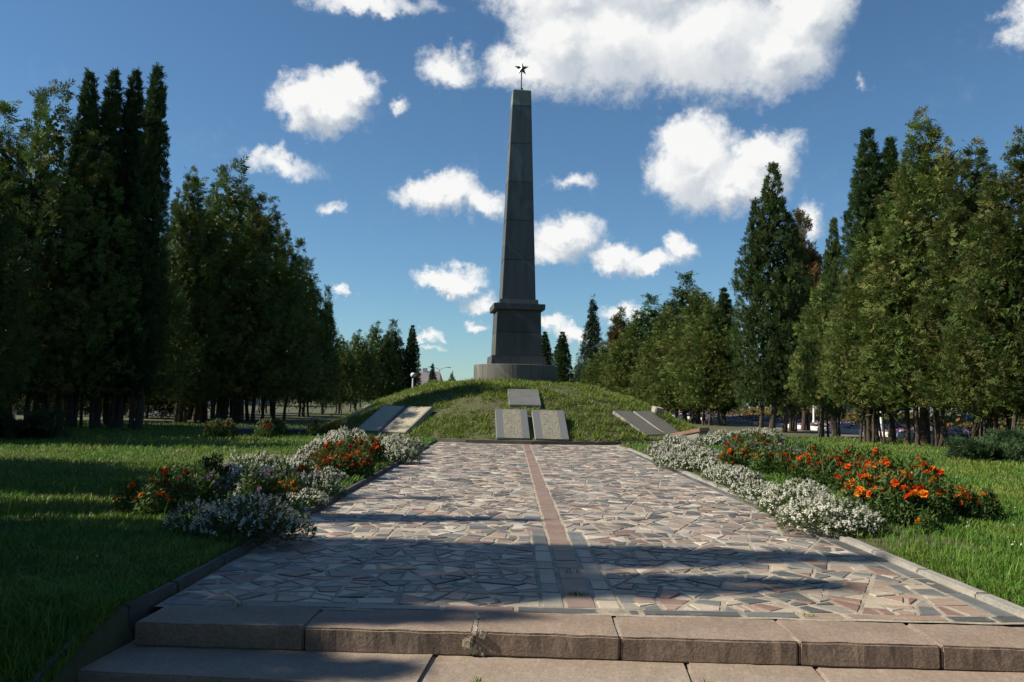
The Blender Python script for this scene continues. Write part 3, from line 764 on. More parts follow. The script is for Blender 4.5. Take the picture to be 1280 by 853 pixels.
proto('broad', 12, crown('crown_broad', [(0, 0, 1.6, 12, 2.0, 1.7), (-1.5, .4, 1.4, 10.6, 1.7, 1.8), (1.4, -.5, 1.5, 10.0, 1.8, 1.8), (-.5, -1.4, 1.3, 9.4, 1.7, 1.8), (.7, 1.4, 1.5, 9.8, 1.6, 1.8), (2.3, .5, 1.7, 7.8, 1.4, 1.9), (-2.3, -.5, 1.6, 8.0, 1.4, 1.9)], 1300, 15, .28, 3, OLIVE, spread=.24, droop=.15),
      trunks('trunk_broad', [(0, 0, .2, 9), (-.7, .2, .14, 7), (.7, -.3, .15, 7), (-.3, -.6, .12, 6), (.4, .7, .1, 6), (1.1, .3, .09, 5)], 12, 3))
proto('plume', 12, crown('crown_plume', [(0, 0, 1.5, 12, 1.6, 1.9), (.9, .5, 1.5, 11.2, 1.3, 2.0), (-1.1, -.3, 1.4, 10.7, 1.35, 1.9), (-.2, -1.2, 1.2, 9.0, 1.5, 1.8), (1.5, -.7, 1.3, 8.6, 1.3, 1.8)], 1200, 15, .28, 4, OLIVE, spread=.24, droop=.2),
      trunks('trunk_plume', [(0, 0, .19, 9), (.5, .3, .13, 8), (-.6, -.2, .13, 7), (-.1, -.6, .11, 6), (.9, -.4, .1, 5)], 12, 4))
proto('cone', 9, crown('crown_cone', [(0, 0, 1.0, 9, 1.7, 1.6), (.9, -.3, 1.0, 7.4, 1.5, 1.8), (-.9, .3, 1.0, 7.8, 1.5, 1.8)], 750, 12, .30, 5, GREEN, spread=.28, droop=.1), trunks('trunk_cone', [(0, 0, .15, 7), (.5, -.2, .1, 5), (-.5, .1, .11, 5)], 9, 5))
proto('rust', 9, crown('crown_rust', [(0, 0, 1.2, 9, 1.3, 1.5), (.5, .3, 1.2, 7.6, 1.1, 1.6)], 520, 12, .29, 6, RUST, spread=.26), trunks('trunk_rust', [(0, 0, .14, 7), (.3, .1, .1, 5)], 9, 6))
proto('spruce', 12, crown('crown_spruce', [(0, 0, .8, 12, 2.3, 1.0)], 700, 11, .34, 7, BLUE, spread=.28, droop=.75), trunks('trunk_spruce', [(0, 0, .18, 11.4)], 12, 7))
proto('bushy', 9, crown('crown_bushy', [(0, 0, 1.2, 9, 1.9, 2.0), (1.1, .3, 1.2, 7.4, 1.5, 2.2), (-1.2, -.2, 1.2, 7.8, 1.5, 2.2), (.2, -1.1, 1.0, 6.4, 1.4, 2.2)], 800, 12, .31, 8, OLIVE, spread=.30, droop=.1), trunks('trunk_bushy', [(0, 0, .16, 7), (.6, .2, .11, 5), (-.6, -.1, .11, 5), (.1, -.5, .1, 4)], 9, 8))
rt = random.Random(21)
def tree(kind, x, y, H, label, group=None, wid=1., name='thuja_tree', cat='tree', rz=None, lift=0.):
    H0, cm, tm = PROTO[kind]
    root = tag(empty(name, (x, y, 0), rt.uniform(0, 6.28) if rz is None else rz), label, cat, group)
    s = H/H0; root.scale = (s*wid, s*wid, s)
    link('trunk', tm, root); link('crown', cm, root).location.z = lift/s
    return root
def tree_px(kind, px, D, ytop, label, group=None, wid=1., **k):
    p = atD(px, ytop, D); return tree(kind, p.x, D, p.z, label, group, wid, **k)
# shaded row, in view
gl_ = 'thujas of the shaded row'
tree_px('broad', 70, 28.5, 95, 'broad dark thuja beside the clump of slender spires', gl_, .95, rz=.6)
tree_px('broad', 4, 27.5, 148, 'dark thuja behind the low juniper, outermost of the shaded row', gl_, .95, rz=2.2)
for px, yt, D, lab in ((113, 92, 29.2, 'slender dark spire thuja of the clump of four, next to the broad dark thuja'), (143, 91, 29.8, 'slender dark spire thuja, second in the clump of four from the broad thuja'),
                       (170, 92, 30.2, 'slender dark spire thuja, third in the clump of four from the broad thuja'), (197, 87, 29.6, 'tallest slender spire thuja, outermost of the clump of four, against the open sky')):
    tree_px('needle', px, D, yt, lab, 'clump of four spire thujas', 1.0)
tree_px('plume', 240, 37, 214, 'dark thuja between the four spires and the widest thuja', gl_, .75, rz=1.1)
tree_px('broad', 293, 39.5, 194, 'widest dark thuja of the shaded row, with bushy drooping sprays', gl_, 1.12, rz=.2)
tree_px('broad', 352, 45.5, 272, 'bushy dark thuja stepping down after the widest one of the shaded row', gl_, .8, rz=4)
tree_px('cone', 386, 53, 328, 'dark conical thuja far along the shaded row', gl_, .75)
tree_px('cone', 409, 60, 362, 'small pointed thuja far along the shaded row, beside the lower olive thujas', gl_, .55)
gf_ = 'low olive thujas at the far end of the shaded row'
for px, D, yt, k in ((428, 66, 420, 'bushy'), (447, 74, 414, 'bushy'), (470, 78, 404, 'bushy'), (493, 80, 403, 'cone')):
    tree_px(k, px, D, yt, 'olive bushy thuja at the far end of the shaded row, behind the mound', gf_, .9)
tree_px('spire', 516, 80, 408, 'narrow dark thuja beside the white globe lamp', gf_, 1.25)
gb_ = 'second row of thujas behind the shaded row'
for k, x, y, H, w in (('plume', -21.5, 33, 9.5, .9), ('broad', -20.5, 38, 9.5, .8), ('plume', -19.5, 43.5, 9, .8), ('broad', -18.5, 49, 9.0, .8), ('bushy', -19, 55, 8, .9), ('bushy', -18.5, 62, 7.5, .9), ('broad', -25, 30, 9.5, .8)):
    tree(k, x, y, H, 'dark thuja of the second row, seen between the trunks of the shaded row', gb_, w)
tree_px('broad', 150, 31.5, 215, 'dense dark thuja filling the space behind the four spires', gl_, .9, rz=3.3)
tree_px('broad', 305, 43.5, 232, 'dense dark thuja hidden behind the widest thuja of the shaded row', gl_, 1.0, rz=2.4)
tree_px('broad', 262, 42, 262, 'lower dark thuja behind the gap before the widest thuja', gl_, 1.0, rz=5.1)
# shaded row, beside and behind the camera: they throw the shadows on the path and the lawn
go_ = 'thujas of the shaded row beside the camera'
for k, x, y, H, w in (('spire', -11.6, 6.6, 12.5, 1.0), ('spire', -12.0, 5.4, 12.2, .95), ('spire', -12.6, 4.45, 10.6, .8), ('spire', -12.6, 6.7, 9.9, .9), ('spire', -12.4, 8.8, 10.6, .75), ('cone', -12.8, 10.8, 9.8, .5), ('spire', -12.3, 3.15, 8.0, 1.15),
                      ('spire', -12.2, 7.7, 7.6, 1.1), ('cone', -13.5, 12.7, 8.2, .9), ('cone', -14.0, 14.4, 6.8, .8), ('cone', -14.2, 21.0, 8.4, .7), ('cone', -15.0, 22.9, 7.6, .6), ('spire', -11.8, 1.75, 12.2, 1.0), ('plume', -13.5, -1.6, 11.5, .8), ('broad', -14, -6, 12, .9),
                      ('broad', -19, 1, 11, .8), ('broad', -19.5, 7, 10, .8), ('plume', -20, 24, 10, .9), ('broad', -22, -9, 11, .9), ('spire', -11.0, 4.0, 8.5, 1.35)):  # the outermost trees are an unseen second row added to block low sky
    tree(k, x, y, H, 'thuja of the shaded row outside the photograph, throwing its shadow over the lawn', go_, w)
# sunlit row
gr_ = 'thujas of the sunlit row'
tree_px('plume', 1280, 25.5, 178, 'tall loose thuja beyond the juniper, outermost of the sunlit row', gr_, 1.0, rz=2, lift=.3)
tree_px('plume', 1218, 28.5, 190, 'loose feathery thuja above the seated person', gr_, 1.05, rz=.3, lift=.3)
tree_px('plume', 1152, 31, 154, 'tallest loose thuja of the sunlit row with reddish tinged sprays', gr_, 1.05, rz=4.4, lift=.3)
tree_px('spire', 1085, 33, 166, 'slim pointed thuja with a twin, at the edge of the tallest loose thujas', gr_, 1.15)
tree_px('spire', 1112, 34, 176, 'slim thuja squeezed between its pointed twin and the tallest thuja', gr_, 1.0)
tree_px('broad', 1085, 32, 300, 'low bushy thuja at the foot of the slim twin thujas', gr_, .8, rz=5, lift=.7)
tree_px('broad', 1240, 27, 330, 'low bushy thuja with hanging branches in front of the loose thujas', gr_, .85, rz=3, lift=.8)
tree_px('broad', 1172, 29.5, 335, 'short spreading thuja in front of the tallest thuja', gr_, .75, rz=1, lift=.8)
tree_px('column', 1041, 38, 275, 'dark two headed thuja beside the slim twins', gr_, .7)
tree_px('bushy', 1026, 36.5, 365, 'low olive thuja beside the dark column thuja', gr_, .8, lift=.6)
tree_px('rust', 1003, 47, 268, 'thin brown tinged thuja behind the dark column thuja', gr_, .8)
tree_px('column', 966, 43, 206, 'tall dense dark green column thuja standing alone above its neighbours', gr_, .95, rz=0)
tree_px('column', 988, 45, 300, 'shorter dark thuja leaning against the tall dense column', gr_, .7)
tree_px('spire', 905, 55, 362, 'narrow dark thuja before the tall dense column', gr_, 1.5)
tree_px('bushy', 876, 57, 362, 'olive bushy thuja behind the sunlit plates of the mound', gr_, 1.15)
tree_px('cone', 857, 62, 346, 'pointed green thuja rising among the olive thujas behind the mound', gr_, 1.15)
tree_px('bushy', 838, 60, 385, 'wide olive thuja above the small pale stone', gr_, 1.2)
tree_px('cone', 815, 66, 373, 'green conical thuja beside the rusty one', gr_, 1.2)
tree_px('bushy', 792, 64, 400, 'round olive green thuja in front of the rusty thuja', gr_, 1.1)
tree_px('rust', 772, 72, 396, 'rusty brown thuja beside the dark spruce', gr_, 1.2)
tree_px('cone', 778, 76, 388, 'dark green thuja behind the rusty brown one', gr_, .8)
tree_px('bushy', 756, 70, 430, 'low olive thuja at the edge of the rusty one, behind the mound', gr_, 1.1)
tree_px('bushy', 890, 54, 385, 'olive thuja filling the gap before the narrow dark thuja', gr_, 1.1, lift=.4)
tree_px('spruce', 741, 84, 375, 'dark spruce with a pointed top behind the mound', None, .8, name='spruce_tree')
tree_px('spire', 681, 88, 416, 'dark rounded thuja right behind the obelisk drum', gr_, 1.6)
tree_px('spire', 703, 86, 416, 'dark rounded thuja between the obelisk drum and the spruce', gr_, 1.7)
tree_px('bushy', 722, 92, 455, 'low thuja hidden behind the mound beside the spruce', gr_, .9)
tree_px('spruce', 541, 112, 455, 'small far spruce beside the double armed street light', None, .85, name='spruce_tree')
tree_px('bushy', 565, 130, 465, 'far dark bush on the skyline next to the obelisk drum', None, .6, name='far_tree')

# ------------------------------------------------------------------ shrubs
def juniper(px, py, R0, H, seed, label):
    """low spreading juniper: long feathery arms"""
    p = at(px, py); r = np.random.default_rng(seed); root = tag(empty('juniper_bush', (p.x, p.y, 0)), label, 'bush')
    arms = []; P = []; Dn = []
    for k in range(46):
        a = r.uniform(0, 6.28); l = R0*r.uniform(.5, 1.1); up = r.uniform(.1, 1)*H; pts = [np.array([0, 0, .05])]
        for j in range(1, 7):
            t_ = j/6; pts.append(np.array([math.cos(a)*l*t_, math.sin(a)*l*t_, .05+up*(t_**.7)-.12*H*t_**3]))
        arms.append(tube_np(pts, [.016*(1-.8*j/6) for j in range(7)], 4))
        for j in range(70):
            t_ = r.uniform(.15, 1.0); i = min(5, int(t_*6)); q = pts[i]+(pts[i+1]-pts[i])*(t_*6-i)
            P.append(q+r.normal(0, .05, 3)); Dn.append((pts[i+1]-pts[i])/np.linalg.norm(pts[i+1]-pts[i])+r.normal(0, .5, 3)+np.array([0, 0, .3]))
    v, f = join_np(arms); link('branches', mesh_np('branches', v, f, M_BARK), root)
    P = np.array(P); Dn = unit(np.array(Dn)); tv, tf = spray_template(r); n = len(P)
    V, F = scatter(tv, tf, rot_frames(Dn, r.uniform(0, 6.28, n)), r.uniform(.14, .26, n), P)
    c = np.array([(.055, .105, .045), (.045, .09, .035), (.075, .12, .05)])[r.integers(0, 3, n)]*r.uniform(.8, 1.2, (n, 1))
    tag(link('foliage', mesh_np('foliage', V, F, M_PLANT, cols=np.repeat(c, len(tv), 0)), root))
juniper(22, 552, 1.7, 1.05, 51, 'feathery juniper bush at the edge of the shaded lawn')
juniper(1245, 578, 1.2, .62, 52, 'low feathery juniper in front of the seated person')
juniper(1296, 574, 1.2, .8, 53, 'taller juniper with bluish tips, next to the low one')

# ------------------------------------------------------------------ flower beds
def dome_pts(r, n, rx, ry, h, fill=.0):
    a = r.uniform(0, 6.28, n); c = r.random(n)**.5; x, y = rx*c*np.cos(a), ry*c*np.sin(a)
    z = h*np.sqrt(np.clip(1-c**2.6, 0, 1))
    k = np.where(r.random(n) < fill, r.uniform(.2, .9, n), 1.); lump = np.array([mnoise.noise((q*5, w*5, h*7)) for q, w in zip(x, y)])
    return np.stack([x, y, z*k*(1+.55*lump)+.02+np.where(k == 1, np.abs(r.normal(0, .05, n))*h, 0)], 1), np.stack([np.cos(a)*c, np.sin(a)*c, 1.15-c], 1)
def leaf_np(r, P, N, l, w, pal):
    tv = np.array([(-.5*w, .0, 0), (.5*w, 0, 0), (.42*w, .6, .06), (0, 1, -.02), (-.42*w, .6, .06)]); tf = np.array([(0, 1, 2), (0, 2, 4), (4, 2, 3)]); n = len(P)
    V, F = scatter(tv, tf, rot_frames(unit(N), r.uniform(-1, 1, n)), l*r.uniform(.7, 1.3, n), P)
    c = np.array(pal)[r.integers(0, len(pal), n)]*r.uniform(.75, 1.25, (n, 1))
    return V, F, np.repeat(c, 5, 0)
PAL_AL = [(.085, .125, .045), (.11, .145, .06), (.07, .105, .04)]
PAL_MG = [(.065, .125, .026), (.085, .145, .034), (.05, .10, .022)]
def make_alyssum(seed, rx, ry, h, n_fl, pal, tall, top=0.):
    r = np.random.default_rng(seed)
    P, N = dome_pts(r, 1500, rx, ry, h*.95, .65); V, F, C = leaf_np(r, P, N+r.normal(0, .55, P.shape), .07, .28, PAL_AL)
    fol = mesh_np('alyssum_leaves', V, F, M_PLANT, cols=C)
    P, N = dome_pts(r, n_fl, rx, ry, h, .12); q = P[:, 2] > top*h; P, N = P[q], N[q]; n = len(P); m = 13          # little upright heads of tiny four-petalled florets
    ax = unit(N*.55+np.array([0, 0, .8])+r.normal(0, .2, P.shape)); k = np.repeat(np.arange(n), m)
    th, hh = r.uniform(0, 6.28, n*m), r.random(n*m)
    fr = rot_frames(ax, np.zeros(n)); rad = .017*(1.15-hh)
    loc = np.stack([rad*np.cos(th), hh*tall*r.uniform(.6, 1.2, n)[k]+.01, rad*np.sin(th)], 1)
    Q = P[k]+np.einsum('nij,nj->ni', fr[k], loc); out = unit(Q-(P[k]+ax[k]*(hh*tall*.6)[:, None])+ax[k]*.012)
    tv = np.array([(-.5, -.5, 0), (.5, -.5, .1), (.5, .5, 0), (-.5, .5, .1)]); tf = np.array([(0, 1, 2), (0, 2, 3)])
    f2 = rot_frames(out, r.uniform(0, 6.28, n*m))[:, :, [0, 2, 1]]
    V, F = scatter(tv, tf, f2, r.uniform(.009, .017, n*m), Q)
    c = np.array(pal)[r.integers(0, len(pal), n)][k]*r.uniform(.8, 1.1, (n*m, 1))
    return fol, mesh_np('alyssum_heads', V, F, M_PETAL, cols=np.repeat(np.clip(c, 0, .9), 4, 0))
WH = [(.74, .73, .63), (.80, .79, .70), (.64, .66, .50), (.76, .73, .68)]
MAUVE = [(.50, .34, .52), (.60, .46, .60), (.42, .28, .46), (.7, .62, .68)]
AL = [make_alyssum(61, .52, .46, .27, 420, WH, .045), make_alyssum(62, .46, .52, .24, 400, WH, .035), make_alyssum(63, .60, .45, .29, 400, WH, .06)]
ALM = make_alyssum(64, .36, .36, .27, 240, MAUVE, .03)
AL_TALL = make_alyssum(65, .62, .52, .36, 230, WH, .08, .35)
def bloom_mesh(seed, R0, pal):
    """a double marigold head: rings of ruffled petals over a calyx"""
    r = np.random.default_rng(seed); P = []; Dn = []; Sc = []
    for ring, (n, el, k) in enumerate(((13, .05, 1.), (12, .45, .88), (10, .85, .72), (7, 1.2, .55), (3, 1.45, .45))):
        for j in range(n):
            a = 6.283*(j+.5*(ring % 2))/n+r.normal(0, .12); e = el+r.normal(0, .1); Dn.append((math.cos(a)*math.cos(e), math.sin(a)*math.cos(e), math.sin(e))); P.append((0, 0, R0*.12)); Sc.append(R0*k*r.uniform(.85, 1.12))
    tv = np.array([(-.12, .25, 0), (.12, .25, 0), (.30, .85, .05), (.1, 1.02, -.06), (-.1, 1.0, -.02), (-.30, .85, .06)]); tf = np.array([(0, 1, 2), (0, 2, 3), (0, 3, 4), (0, 4, 5)])
    n = len(P); V, F = scatter(tv, tf, rot_frames(np.array(Dn), r.normal(0, .3, n)), np.array(Sc), np.array(P))
    c = np.array(pal)[r.integers(0, len(pal), n)]*r.uniform(.85, 1.1, (n, 1))
    cv, cf = tube_np([(0, 0, -R0*1.6), (0, 0, -R0*.35), (0, 0, R0*.25)], [R0*.10, R0*.22, R0*.34], 6)
    ctri = np.vstack([cf[:, [0, 1, 2]], cf[:, [0, 2, 3]]])
    Vall = np.vstack([V, cv]); Fall = np.vstack([F, ctri+len(V)]); Call = np.vstack([np.repeat(c, 6, 0), np.tile((.06, .11, .03), (len(cv), 1))])
    return mesh_np('marigold_bloom', Vall, Fall, M_PETAL, cols=Call)
BL = [bloom_mesh(71, .042, [(.88, .25, .012), (.90, .32, .015)]), bloom_mesh(72, .036, [(.84, .17, .012), (.76, .13, .012)]), bloom_mesh(73, .032, [(.55, .065, .012), (.48, .04, .012)])]
BLR = [bloom_mesh(74, .034, [(.40, .03, .012), (.30, .018, .012)])]
COS = [bloom_mesh(75, .028, [(.62, .45, .66), (.72, .60, .74)]), bloom_mesh(76, .026, [(.45, .20, .46), (.55, .30, .52)])]
def make_marigold(seed, rx, h):
    r = np.random.default_rng(seed); n = 900
    P, N = dome_pts(r, n, rx, rx, h*.9, .75); V, F, C = leaf_np(r, P, N*.6+r.normal(0, .7, P.shape), .085, .22, PAL_MG)
    st = []; tips = []
    for k in range(30):
        a = r.uniform(0, 6.28); c = math.sqrt(r.random()); q = np.array([rx*1.02*c*math.cos(a), rx*1.02*c*math.sin(a), h*(1-.45*c*c)*r.uniform(.82, 1.12)]); tips.append(q)
        st.append(tube_np([np.array([q[0]*.2, q[1]*.2, 0]), q*np.array([.75, .75, .55]), q-np.array([0, 0, .02])], [.006, .005, .004], 4))
    sv, sf = join_np(st); stri = np.vstack([sf[:, [0, 1, 2]], sf[:, [0, 2, 3]]])
    fol = mesh_np('marigold_leaves', np.vstack([V, sv]), np.vstack([F, stri+len(V)]), M_PLANT, cols=np.vstack([C, np.tile((.07, .12, .03), (len(sv), 1))]))
    return fol, tips
MG = [make_marigold(81, .27, .36), make_marigold(82, .32, .42), make_marigold(83, .22, .30)]
rf = random.Random(31)
def alyssum(px, py, k, s, label, group, z=.02):
    p = at(px, py, z); fol, hd = k; root = tag(empty('alyssum_plant', (p.x, p.y, z), rf.uniform(0, 6.28)), label, 'flowers', group); root.scale = (s, s, s*rf.uniform(.88, 1.12))
    link('leaves', fol, root); link('blossoms', hd, root)
def marigold(px, py, k, s, blooms, nb, label, group, z=.02, name='marigold_plant'):
    p = at(px, py, z); fol, tips = MG[k]; root = tag(empty(name, (p.x, p.y, z), rf.uniform(0, 6.28)), label, 'flowers', group); root.scale = (s, s, s*1.22)
    link('leaves', fol, root)
    for q in rf.sample(tips, min(int(nb*1.8), len(tips))):
        b = link('bloom', rf.choice(blooms), root); b.location = q; b.rotation_euler = (rf.gauss(0, .45), rf.gauss(0, .45), rf.uniform(0, 6.28)); b.scale = (rf.uniform(.95, 1.55),)*3
# sunlit bed (the path's right edge): foot of each plant, read off the photograph and set on the ground
ga, gm, gv = 'white alyssum of the sunlit bed', 'orange marigolds of the sunlit bed', 'mauve flowers of the sunlit bed'
la = 'white alyssum clump spilling over the paving edge in the sunlit bed'
for px, py, k, s in ((1040, 664, 2, .95), (1000, 645, 0, .95), (965, 628, 1, .85), (1005, 628, 0, .8), (925, 609, 0, .85), (890, 590, 1, .95), (872, 584, 0, 1), (850, 580, 2, 1), (835, 573, 1, .95), (862, 572, 0, 1.1), (828, 568, 2, .9), (848, 563, 0, 1.1), (885, 577, 1, 1.0)):
    alyssum(px, py, AL[k], s, la, ga)
for px, py, k, s in ((905, 556, 0, 1.3), (925, 554, 1, 1.3), (945, 553, 2, 1.3), (960, 553, 0, 1.2), (890, 558, 1, 1.2)):
    alyssum(px, py, AL[k], s, 'white alyssum clump behind the reddish granite block', 'white alyssum behind the block')
for px, py, k, s in ((985, 637, 1, .8), (1020, 655, 1, .85), (945, 619, 1, .75), (905, 601, 2, .8), (1058, 668, 0, .6), (862, 588, 1, .85), (842, 585, 0, .8)):
    alyssum(px, py, AL[k], s, la, ga)
alyssum(836, 579, ALM, .9, 'mauve alyssum patch among the white clumps at the paving edge', None)
lm_ = 'orange marigold plant in the sunlit bed behind the white alyssum'
for px, py, k, s, nb, hot in ((1085, 650, 1, 1.0, 12, 0), (1125, 658, 1, 1.05, 14, 0), (1160, 652, 1, .95, 9, 0), (1110, 630, 1, 1.1, 16, 0), (1150, 625, 1, 1.1, 15, 0), (1070, 622, 0, 1.1, 14, 1), (1040, 612, 1, 1.1, 14, 1),
                              (1098, 606, 1, 1.1, 14, 1), (1010, 606, 0, 1.1, 12, 1), (1060, 598, 1, 1.05, 13, 1), (985, 598, 0, 1.1, 10, 1), (955, 596, 0, 1.0, 12, 1), (930, 590, 0, 1.1, 12, 1), (912, 592, 2, 1.1, 11, 1), (1020, 592, 1, 1.0, 12, 1), (925, 578, 1, 1.1, 12, 1), (950, 572, 1, 1.1, 10, 1)):
    marigold(px, py, k, s, BL[:2] if hot == 0 else BL[1:], nb, lm_, gm)
for px, py, k, s, nb in ((1205, 652, 2, .9, 5), (1232, 648, 2, .8, 4), (1190, 640, 0, .8, 4)):
    marigold(px, py, k, s, BL, nb, 'thin straggling marigold at the grassy end of the sunlit bed', 'straggling marigolds of the sunlit bed')
marigold(1160, 668, 2, .55, [BL[0]], 3, 'tiny low marigold lying on the bare soil at the end of the bed', None)
for px, py, k, s, nb in ((990, 588, 0, 1.0, 14), (965, 584, 0, 1.0, 14), (1000, 580, 1, .9, 12), (940, 580, 0, 1.1, 14), (975, 574, 1, 1.0, 14), (918, 584, 0, 1.0, 12), (1015, 585, 0, 1.0, 12)):
    marigold(px, py, k, s, COS, nb, 'mauve aster plant among the orange marigolds of the sunlit bed', gv, name='aster_plant')
for px, py in ((1078, 640), (1095, 616)):
    marigold(px, py, 2, .7, [COS[0]], 4, 'small pale pink flowered plant between alyssum and marigolds', 'pale pink flowers of the sunlit bed', name='aster_plant')
# shaded bed (the path's left edge)
gs = 'white alyssum of the shaded bed'
for px, py, s in ((305, 676, .9), (262, 672, .72), (338, 672, .7)):
    alyssum(px, py, AL_TALL, s, 'tall white flowered alyssum bush leaning over the dark kerb', 'tall alyssum bushes at the dark kerb')
for px, py, k, s in ((285, 612, 0, 1.1), (315, 606, 2, 1.1), (345, 601, 1, 1.1), (372, 598, 0, 1.1), (395, 622, 2, .8), (378, 634, 1, .75), (330, 620, 2, 1.0), (358, 612, 0, 1), (405, 606, 1, .9)):
    alyssum(px, py, AL_TALL if k == 2 else AL[k], s*.85, 'white alyssum clump half in shade along the dark kerb', gs)
for px, py, k, s in ((420, 570, 0, 1.3), (445, 566, 1, 1.3), (470, 567, 2, 1.2), (492, 571, 0, 1.2), (500, 566, 1, 1.2), (455, 574, 0, 1.1), (478, 578, 1, 1.0), (498, 578, 0, .9), (405, 577, 1, 1.2), (435, 559, 2, 1.2)):
    alyssum(px, py, AL[k], s, 'sunlit white alyssum clump at the corner of the bed near the lettered plates', 'white alyssum at the corner near the lettered plates')
for px, py, k, s, nb in ((412, 596, 1, 1.0, 18), (428, 592, 1, 1.0, 20), (445, 588, 1, 1.05, 20), (462, 583, 1, 1.0, 18), (430, 600, 0, .9, 16), (448, 597, 0, .9, 14), (404, 604, 0, .9, 12)):
    marigold(px, py, k, s, BL[1:], nb, 'red orange marigold plant in the bright clump before the white alyssum', 'bright marigold clump by the dark kerb')
for px, py, k, s, nb in ((168, 648, 1, .68, 6), (190, 652, 0, .7, 5), (360, 632, 0, .7, 7), (340, 640, 2, .8, 5), (375, 616, 0, .8, 7)):
    marigold(px, py, k, s, BL[:2], nb, 'orange marigold plant half hidden in the shaded bed', 'orange marigolds of the shaded bed')
for px, py, k, s, nb in ((210, 634, 1, .8, 9), (235, 628, 1, .8, 9), (225, 646, 0, .75, 7), (262, 616, 1, .85, 6)):
    marigold(px, py, k, s, BLR, nb, 'dark red flowered plant in the deep shade of the bed', 'dark red flowers of the shaded bed')
for px, py in ((320, 634), (350, 626), (255, 634)):
    marigold(px, py, 0, .9, [COS[1]], 8, 'purple aster plant in the shade between alyssum clumps', 'purple asters of the shaded bed', name='aster_plant')
for px, py in ((268, 549), (283, 549), (330, 549), (346, 547), (395, 548), (420, 548)):
    marigold(px, py, 1, 1.0, BLR+[BL[2]], 10, 'red marigold plant along the far edge of the shaded lawn', 'red marigolds at the far edge of the lawn')

# ------------------------------------------------------------------ grass
def blades(r, X, Y, Z, h, w, pal, lean=.45):
    """each blade a bent kite: foot, two shoulders, tip"""
    n = len(X); a = r.uniform(0, 6.28, n); ux, uy = np.cos(a), np.sin(a); b = a+1.57+r.normal(0, .4, n); k = h*lean*np.abs(r.normal(.6, .5, n)); lx, ly = np.cos(b)*k, np.sin(b)*k
    V = np.empty((n, 4, 3)); ww = w/2
    V[:, 0] = np.stack([X, Y, Z-.01], 1); V[:, 1] = np.stack([X+ux*ww+lx*.3, Y+uy*ww+ly*.3, Z+h*.5], 1)
    V[:, 2] = np.stack([X+lx, Y+ly, Z+h*.95], 1); V[:, 3] = np.stack([X-ux*ww+lx*.3, Y-uy*ww+ly*.3, Z+h*.5], 1)
    o = (np.arange(n)*4)[:, None]
    F = np.concatenate([o+np.array([[0, 1, 3]]), o+np.array([[1, 2, 3]])])
    c = np.array(pal)[r.integers(0, len(pal), n)]*r.uniform(.75, 1.25, (n, 1))
    return V.reshape(-1, 3), F, np.repeat(c, 4, 0)
PAL_G = [(.125, .245, .030), (.145, .265, .034), (.105, .215, .028), (.165, .250, .044), (.200, .220, .070), (.115, .235, .032)]
PAL_MOUND = [(.165, .265, .036), (.19, .275, .042), (.13, .225, .032), (.24, .21, .08), (.21, .255, .055)]
def snoise(X, Y, f, o=0.): return np.array([mnoise.noise((x*f+o, y*f, o)) for x, y in zip(X, Y)])
def lawn(name, n, xr, seed, keep, label):
    r = np.random.default_rng(seed); D = np.exp(r.uniform(math.log(3.6), math.log(36), n)); half = np.maximum(.75*D, 4.5)
    X = r.uniform(np.maximum(xr[0], -half), np.minimum(xr[1], half)); ok = keep(X, D) & (X > xr[0]) & (X < xr[1]); X, D = X[ok], D[ok]
    c = snoise(X, D, .9, seed); f = snoise(X, D, 4., seed+3)
    ok = r.random(len(X)) < np.clip(.85+c*.5+f*.5, .15, 1); X, D, c, f = X[ok], D[ok], c[ok], f[ok]
    h = (.075+.04*np.clip(c+f*.7, -.8, 1.2))*r.uniform(.5, 1.6, len(X))*np.clip(.8+D*.012, .8, 1.2); w = np.clip(.0045+.0007*D, .006, .024)
    V, F, C = blades(r, X, D, ground_z(X, D), h, w, PAL_G, .8)
    dry = np.clip(snoise(X, D, .55, seed+9)*1.6+.5*f, -.6, 1); C = C*np.repeat(np.stack([1+.45*dry, 1+.12*dry, 1+.3*dry], 1), 4, 0)*np.repeat(1-.25*np.clip(-c, 0, 1), 4)[:, None]
    tag(link(name, mesh_np(name, V, F, M_GRASS, cols=C)), label, 'grass', kind='stuff')
bare = lambda X, D: ~((X > 3.4) & (X < 5.6) & (D > 8.1) & (D < 24) & (snoise_mask(X, D)) & (rng.random(len(X)) < .8))
def snoise_mask(X, D): return (X < 4.9-.02*D)
lawn('grass', 190000, (-30, -2.39), 91, lambda X, D: np.hypot(X-MC.x, D-MC.y) > MR, 'shaded green lawn grass beside the dark kerb')
lawn('grass', 190000, (3.62, 26), 92, lambda X, D: bare(X, D) & (np.hypot(X-MC.x, D-MC.y) > MR), 'sunlit lawn grass beyond the marigold bed')
